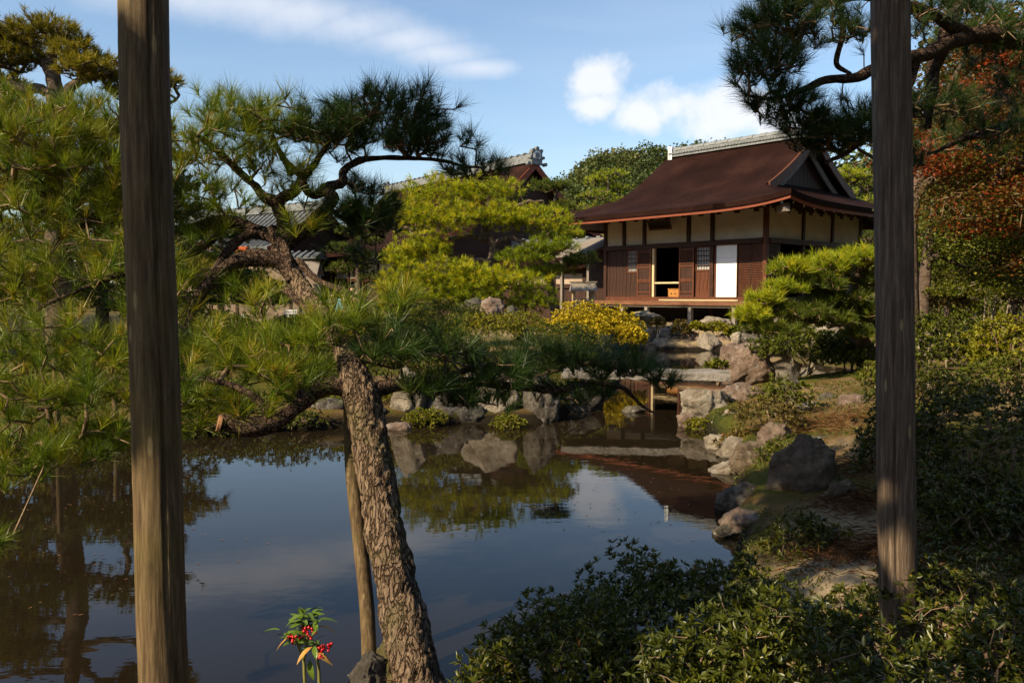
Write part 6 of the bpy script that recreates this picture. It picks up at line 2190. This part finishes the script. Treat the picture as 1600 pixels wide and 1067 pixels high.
    c = P(120, 600, 11.5); shrub('clipped_bush', 'broad bush on the left bank left of the log post', c, (1.3, .7, .55), 800, .06, .03, m, 6, 5, zbase=0.15, seed=101, shift=.0)
    c = P(-40, 640, 10.5); shrub('clipped_bush', 'bush on the left bank at the left edge', c, (.8, .6, .5), 520, .06, .03, m, 6, 5, zbase=0.15, seed=102, shift=-.05)
    c = P(265, 492, 22); shrub('clipped_bush', 'rounded bush beside the log post below the golden green one', c, (1.2, .9, .55), 1100, .07, .04, m, 6, 6, zbase=0.1, seed=131, shift=.0, inner=.7)
    c = P(470, 512, 25); shrub('clipped_bush', 'low clipped hedge in front of the pale bench', c, (1.3, .8, .36), 1000, .07, .04, m, 6, 6, zbase=0.1, seed=132, shift=.0, inner=.7)
    c = P(345, 515, 19); shrub('clipped_bush', 'low dark bush on the left bank below the drooping limb', c, (1.0, .8, .4), 900, .06, .035, m, 6, 6, zbase=0.1, seed=133, shift=-.1, inner=.7)
    c = P(330, 664, 9.75); shrub('groundcover', 'dark groundcover hanging over the water between the log post and the sawn limb', c, (.55, .3, .2), 420, .05, .02, m, 6, 5, zbase=0.0, seed=141, shift=-.05, low=-.6)
    c = P(150, 684, 9.2); shrub('groundcover', 'dark groundcover hanging over the water left of the log post', c, (.7, .3, .22), 480, .05, .02, m, 6, 5, zbase=0.0, seed=142, shift=-.05, low=-.6)
    c = P(-10, 700, 8.6); shrub('groundcover', 'dark groundcover hanging over the water at the left edge', c, (.6, .3, .24), 420, .05, .02, m, 6, 5, zbase=0.0, seed=143, shift=-.05, low=-.6)
    c = P(450, 655, 10.1); shrub('groundcover', 'green fringe over the water just left of the low rounded rock', c, (.42, .25, .15), 300, .045, .02, m, 6, 4, zbase=0.0, seed=144, shift=.0, low=-.6)
    c = P(665, 655, 10.4); shrub('groundcover', 'olive fringe at the waterline between the pale upright rock and the wide rock', c, (.28, .2, .13), 220, .045, .02, g, 6, 4, zbase=0.0, seed=145, shift=-.15, low=-.6)
    c = P(795, 660, 10.3); shrub('groundcover', 'olive fringe at the waterline in front of the broad grey rock', c, (.22, .18, .10), 180, .04, .02, g, 6, 4, zbase=0.0, seed=146, shift=-.15, low=-.6)
    c = P(690, 505, 18.5); shrub('clipped_bush', 'bushy mound under the left cushions of the golden pine', c, (1.1, .8, .5), 1200, .06, .035, m, 6, 5, zbase=0.25, seed=151, shift=.1, inner=.7)
    c = P(870, 535, 15.5); shrub('clipped_bush', 'green bush on the bank below the yellow shrub', c, (.9, .6, .36), 1000, .05, .026, m, 6, 5, zbase=0.25, seed=152, shift=.05, inner=.7)
    c = P(640, 560, 12.6); shrub('clipped_bush', 'green bush just right of the leaning trunk above the pale upright rock', c, (.7, .5, .32), 800, .05, .024, m, 6, 5, zbase=0.2, seed=153, shift=.1, inner=.7)
    c = P(60, 470, 20); shrub('clipped_bush', 'tall green bush on the left bank behind the near pine boughs', c, (2.0, 1.2, .9), 1000, .10, .05, m, 6, 6, zbase=0.15, seed=111, shift=.05, inner=.7)
    c = P(200, 455, 26); shrub('clipped_bush', 'tall green bush just left of the log post in the distance', c, (1.7, 1.2, 1.0), 900, .10, .05, m, 6, 6, zbase=0.15, seed=112, shift=.1, inner=.7)
    c = P(-60, 440, 24); shrub('clipped_bush', 'tall hedge like bush at the far left edge', c, (2.4, 1.2, 1.3), 1000, .12, .06, m, 6, 6, zbase=0.15, seed=113, shift=.0, inner=.7)
    c = P(230, 650, 10.3); shrub('groundcover', 'groundcover along the left waterline beside the log post', c, (1.0, .4, .26), 520, .05, .022, m, 6, 5, zbase=0.05, seed=114, shift=-.05)
    c = P(60, 672, 9.7); shrub('groundcover', 'groundcover along the left waterline at the left edge', c, (1.1, .4, .3), 560, .05, .022, m, 6, 5, zbase=0.05, seed=115, shift=-.05)
    c = P(410, 640, 10.6); shrub('groundcover', 'low green groundcover at the waterline above the sawn limb', c, (.8, .4, .24), 420, .05, .022, m, 6, 5, zbase=0.05, seed=116, shift=.0)
    c = P(740, 590, 11.8); shrub('clipped_bush', 'green bush directly behind the broad grey rock', c, (.85, .5, .32), 560, .05, .024, m, 6, 5, zbase=0.2, seed=117, shift=.1)
    c = P(305, 432, 24); shrub('clipped_bush', 'large golden green bush beside the log post', c, (1.35, 1.1, .72), 2600, .09, .05, g, 6, 6, zbase=0.2, seed=103, shift=.05, inner=.7)
    c = P(378, 468, 26); shrub('clipped_bush', 'large dark rounded bush under the arched limb', c, (1.45, 1.2, .86), 3200, .08, .05, m, 6, 6, zbase=0.1, seed=104, shift=-.3, inner=.8)
    c = P(500, 520, 17); shrub('clipped_bush', 'low bush behind the pine twigs below the bench', c, (1.0, .7, .40), 620, .07, .035, m, 6, 5, zbase=0.2, seed=105, shift=.1)
    c = P(620, 510, 17); shrub('clipped_bush', 'bushy green mound left of the golden pine foot', c, (.9, .7, .45), 620, .07, .035, m, 6, 5, zbase=0.25, seed=106, shift=.15)


shrubs()


# ------------------------------------------------------------------ red berried plant in the foreground
def berry_plant():
    t = thing('berry_plant', P(486, 1130, 2.55), 'small plant with red berries and green and orange leaves at the bottom left', 'plant')
    rng = np.random.default_rng(12)
    D = 2.55

    def leaf_mesh(mat, L, w):
        n = 7
        V, F = [], []
        for k in range(n):
            f = k / (n - 1)
            hw = w * (math.sin(math.pi * f ** 0.85) ** 0.8) * 0.5 + 0.0004
            z = -0.32 * L * f * f
            V += [(-hw, f * L, z + hw * .35), (0, f * L, z), (hw, f * L, z + hw * .35)]
        for k in range(n - 1):
            a = k * 3
            F += [(a, a + 1, a + 4, a + 3), (a + 1, a + 2, a + 5, a + 4)]
        return MB().add(V, F).mesh('leaf', mat, smooth=True)
    lg, lo = leaf_mesh(M['leaf_green'], .062, .021), leaf_mesh(M['leaf_orange'], .064, .022)
    stems = [[(480, 1130), (476, 1060), (474, 1030), (466, 1005), (470, 985), (476, 965)], [(499, 1130), (499, 1075), (497, 1035), (488, 1010), (500, 1000)], [(474, 1030), (480, 1000), (479, 975)]]
    for st in stems:
        pts = [np.array(P(x, y, D)) for x, y in st]
        path = catmull(pts, 5)
        V, F = tube(path, np.linspace(.0058, .0032, len(path)), 7, .1, 60)
        MB().add(to_local(V, t), F).obj('stem', M['stem'], t, smooth=True)
    spots = [(472, 968, 24, lg), (480, 958, 12, lg), (458, 985, 10, lg), (496, 972, 7, lg), (486, 1008, 9, lg), (462, 1000, 5, lg), (500, 1004, 5, lg)]
    for px, py, n, me in spots:
        for k in range(n + 3):
            o = obj('leaf', me, t, loc=to_local(P(px + rng.uniform(-7, 7), py + rng.uniform(-6, 8), D + rng.uniform(-.03, .03)), t))
            o.rotation_euler = (rng.uniform(-.3, .75), rng.uniform(-.4, .4), rng.uniform(0, 6.28))
            o.scale = [rng.uniform(.45, .8)] * 3
    for px, py, rz, rx in [(452, 992, 1.9, -.3), (504, 978, -1.3, -.2), (496, 1010, 2.2, -.4), (500, 1020, -1.9, -.3), (430, 984, 1.5, .1), (506, 968, -1.2, .0), (492, 1030, 3.0, -1.2)]:
        o = obj('leaf', lo if py not in (984, 968, 1030) else lg, t, loc=to_local(P(px + (8 if px < 470 else -8), py, D - .02), t))
        o.rotation_euler = (rx, rng.uniform(-.3, .3), rz)
    Vb, Fb = ICO[2]
    for px, py, n, w in [(480, 988, 26, 9), (458, 997, 14, 8), (503, 1015, 12, 8), (515, 1010, 7, 6), (500, 1028, 6, 4)]:
        mb = MB()
        for k in range(n):
            c = np.array(P(px + rng.normal() * w * .6, py + rng.normal() * w * .5, D + rng.normal() * .010 - .02))
            mb.add(to_local(c + Vb * .0047, t), Fb)
        mb.obj('berry_cluster', M['berry'], t, smooth=True, kind='stuff')


berry_plant()


# ------------------------------------------------------------------ visitors and bench on the far court
def person(label, px, py_head, D, h, top, legs, face, arm=0.2, lean=0.0):
    head = P(px, py_head, D)
    zb = head.z - h
    t = thing('person', (head.x, head.y, zb), label, 'person', rotz=face)
    k = h / 1.65

    def skin(name, verts, edges, rad, mat, parent):
        me = bpy.data.meshes.new(name)
        me.from_pydata([tuple(np.array(v) * k) for v in verts], edges, [])
        me.materials.append(mat)
        o = obj(name, me, parent)
        md = o.modifiers.new('skin', 'SKIN')
        for i, r in enumerate(rad):
            sv = me.skin_vertices[0].data[i]
            sv.radius = (r[0] * k, r[1] * k) if isinstance(r, tuple) else (r * k, r * k)
            sv.use_root = (i == 0)
        md.use_smooth_shade = True
        ss = o.modifiers.new('sub', 'SUBSURF')
        ss.levels = 1
        ss.render_levels = 1
        return o
    L = lean
    V = [(0, 0, .92), (0, L * .3, 1.12), (0, L * .7, 1.34), (0, L * .9, 1.44), (0, L, 1.52), (0, L * 1.05, 1.60), (.17, L * .7, 1.36), (.24, L * .6, 1.10), (.22, L * .6 + arm, .92), (.20, L * .6 + arm * 1.4, .84),
         (-.17, L * .7, 1.36), (-.24, L * .6, 1.10), (-.20, L * .6 + arm * .6, .88), (-.19, L * .6 + arm * .8, .80), (.09, 0, .86), (.10, .02, .48), (.10, -.02, .07), (.11, .13, .03), (-.09, 0, .86), (-.10, -.03, .48), (-.10, -.08, .07), (-.11, .07, .03)]
    E = [(0, 1), (1, 2), (2, 3), (3, 4), (4, 5), (2, 6), (6, 7), (7, 8), (8, 9), (2, 10), (10, 11), (11, 12), (12, 13), (0, 14), (14, 15), (15, 16), (16, 17), (0, 18), (18, 19), (19, 20), (20, 21)]
    R = [(.14, .10), (.13, .09), (.14, .09), .055, .085, .075, .05, .038, .032, .03, .05, .038, .032, .03, .075, .055, .038, .035, .075, .055, .038, .035]
    skin('body', V, E, R, M['skin'], t)
    skin('jacket', V[:4] + V[6:9] + V[10:13], [(0, 1), (1, 2), (2, 3), (2, 4), (4, 5), (5, 6), (2, 7), (7, 8), (8, 9)], [(.165, .13), (.155, .115), (.165, .115), .07, .07, .055, .046, .07, .055, .046], top, t)
    skin('trousers', [V[0]] + V[14:17] + V[18:21], [(0, 1), (1, 2), (2, 3), (0, 4), (4, 5), (5, 6)], [(.155, .12), .095, .075, .06, .095, .075, .06], legs, t)
    Vi, Fi = ICO[3]
    hp = Vi * np.array([.098, .108, .118]) * k + np.array([0, (L * 1.02 - .018), 1.572]) * k
    keep = [f for f in Fi if not any(Vi[i][1] > 0.35 and Vi[i][2] < 0.45 for i in f) and not any(Vi[i][2] < -0.55 for i in f)]
    MB().add(hp, keep).obj('hair', M['hair'], t, smooth=True)
    return t


person('person in a white jacket standing by the pale bench', 434, 463, 41, 1.55, M['cl_white'], M['cl_dark'], 2.2, .22)
person('person in a pinkish top leaning forward behind the pine twigs', 556, 447, 27, 1.66, M['cl_pink'], M['cl_dark'], 2.6, .25, .16)
person('person in a light blue top behind the pine twigs', 537, 456, 28, 1.52, M['cl_blue'], M['cl_dark'], 2.9, .2)
person('person in dark clothes at the left of the group behind the twigs', 519, 458, 29, 1.52, M['cl_dark'], M['cl_dark'], 3.6, .15)
person('small person in red partly hidden under the dark bush', 357, 484, 33, 0.98, M['cl_red'], M['cl_dark'], 3.0, .1)


def bench():
    p = P(457, 505, 38); p.z = gz(p.x, p.y) + 0.02
    t = thing('slatted_bench', p, 'pale slatted bench beside the person in the white jacket', 'bench', rotz=.2)
    for k in range(4):
        MB().box(-.42, .42, -.20 + k * .1, -.20 + k * .1 + .085, .42, .45).obj('slat', M['white'], t)
    for k in range(3):
        MB().box(-.42, .42, .24, .262, .52 + k * .12, .52 + k * .12 + .09).obj('backrest_slat', M['white'], t)
    for x in (-.38, .38):
        for y in (-.17, .23):
            MB().box(x - .03, x + .03, y - .03, y + .03, 0, .418 if y < 0 else .86).obj('leg', M['grey_wood'], t)
    for i, (px, py, D, lab) in enumerate([(279, 490, 26, 'white notice boards low on stakes just right of the log post'), (378, 496, 30, 'small white notice on a stake in front of the dark bush')]):
        q = P(px, py, D)
        o = thing('notice_board', (q.x, q.y, gz(q.x, q.y)), lab, 'sign')
        zc = q.z - gz(q.x, q.y)
        w = .16 if i == 0 else .08
        for x in (-w * .7, w * .7):
            MB().box(x - .015, x + .015, .012, .042, 0, zc + .08).obj('stake', M['hall_wood'], o)
        MB().box(-w, w, -.01, .01, zc - .02, zc + .09).obj('board', M['white'], o)
        if i == 0:
            MB().box(-w * 1.3, w, -.01, .01, zc - .17, zc - .09).obj('board', M['white'], o)


bench()


# ------------------------------------------------------------------ ground cover
def cover():
    rng = np.random.default_rng(8)
    X = rng.uniform(1.0, 6.5, 42000)
    Y = rng.uniform(3.2, 12.5, 42000)
    sd = pond_sd(X, Y)
    nz = np.array([mnoise.noise(Vector((x * 1.1, y * 1.1, 3))) for x, y in zip(X, Y)])
    ok = (sd > 0.03) & ((nz > -0.05) | (sd < 0.6))
    X, Y = X[ok], Y[ok]
    Z = ground_h(X, Y)
    pos = np.stack([X, Y, Z], 1)
    d = unit(rng.normal(size=pos.shape) * np.array([.7, .7, .2]) + np.array([0, 0, .8]))
    V, F, li = leaves(pos, d, .035, .012, rng=rng)
    obj('moss_grass', mesh_np('moss_grass', V, F, M['grass'], np.clip(rng.normal(.45, .2, len(pos)), 0, 1)[li]), kind='stuff', label='short moss and grass on the right bank', cat='grass')
    # fallen brown needles in patches
    VV, FF, off = [], [], 0
    pts = []
    for cx, cy, r, n in [(1.95, 4.45, .32, 1500), (2.3, 5.4, .25, 900), (2.75, 6.3, .3, 900), (-.5, 3.5, .16, 260), (3.2, 8.2, .5, 900), (2.0, 3.7, .35, 600)]:
        a = rng.normal(size=(n, 2)) * r * .6
        pts.append(np.stack([cx + a[:, 0], cy + a[:, 1]], 1))
    p2 = np.vstack(pts)
    z = ground_h(p2[:, 0], p2[:, 1]) + rng.uniform(.015, .05, len(p2))
    pos = np.stack([p2[:, 0], p2[:, 1], z], 1)[pond_sd(p2[:, 0], p2[:, 1]) > .05]
    d = unit(rng.normal(size=pos.shape) * np.array([1, 1, .12]))
    V, F, li = leaves(pos, d, .09, .004, rng=rng)
    obj('fallen_needles', mesh_np('fallen_needles', V, F, M['litter'], rng.random(len(pos))[li]), kind='stuff', label='brown fallen pine needles scattered on the moss path', cat='leaf litter')

    # leaves and needles drifting on the pond
    X = rng.uniform(-5, 2.4, 900); Y = 3.0 + 8 * rng.random(900) ** 1.2
    nz = np.array([mnoise.noise(Vector((x * .5, y * .5, 9))) for x, y in zip(X, Y)])
    ok = (pond_sd(X, Y) < -0.1) & (nz > 0.12)
    pos = np.stack([X[ok], Y[ok], np.full(ok.sum(), .004)], 1)
    d = unit(rng.normal(size=pos.shape) * np.array([1, 1, 0]))
    V, F, li = leaves(pos, d, .03, .012, fold=.05, rng=rng)
    V[:, 2] = np.abs(V[:, 2] - .004) * .2 + .004
    obj('floating_leaves', mesh_np('floating_leaves', V, F, M['litter'], rng.random(len(pos))[li]), kind='stuff', label='small leaves and needles drifting on the pond', cat='leaf litter')


cover()
S.cycles.use_denoising = True
S.cycles.max_bounces = 4
S.cycles.adaptive_threshold = 0.02
S.cycles.diffuse_bounces = 2
S.cycles.glossy_bounces = 2
S.cycles.transmission_bounces = 2
S.cycles.transparent_max_bounces = 4
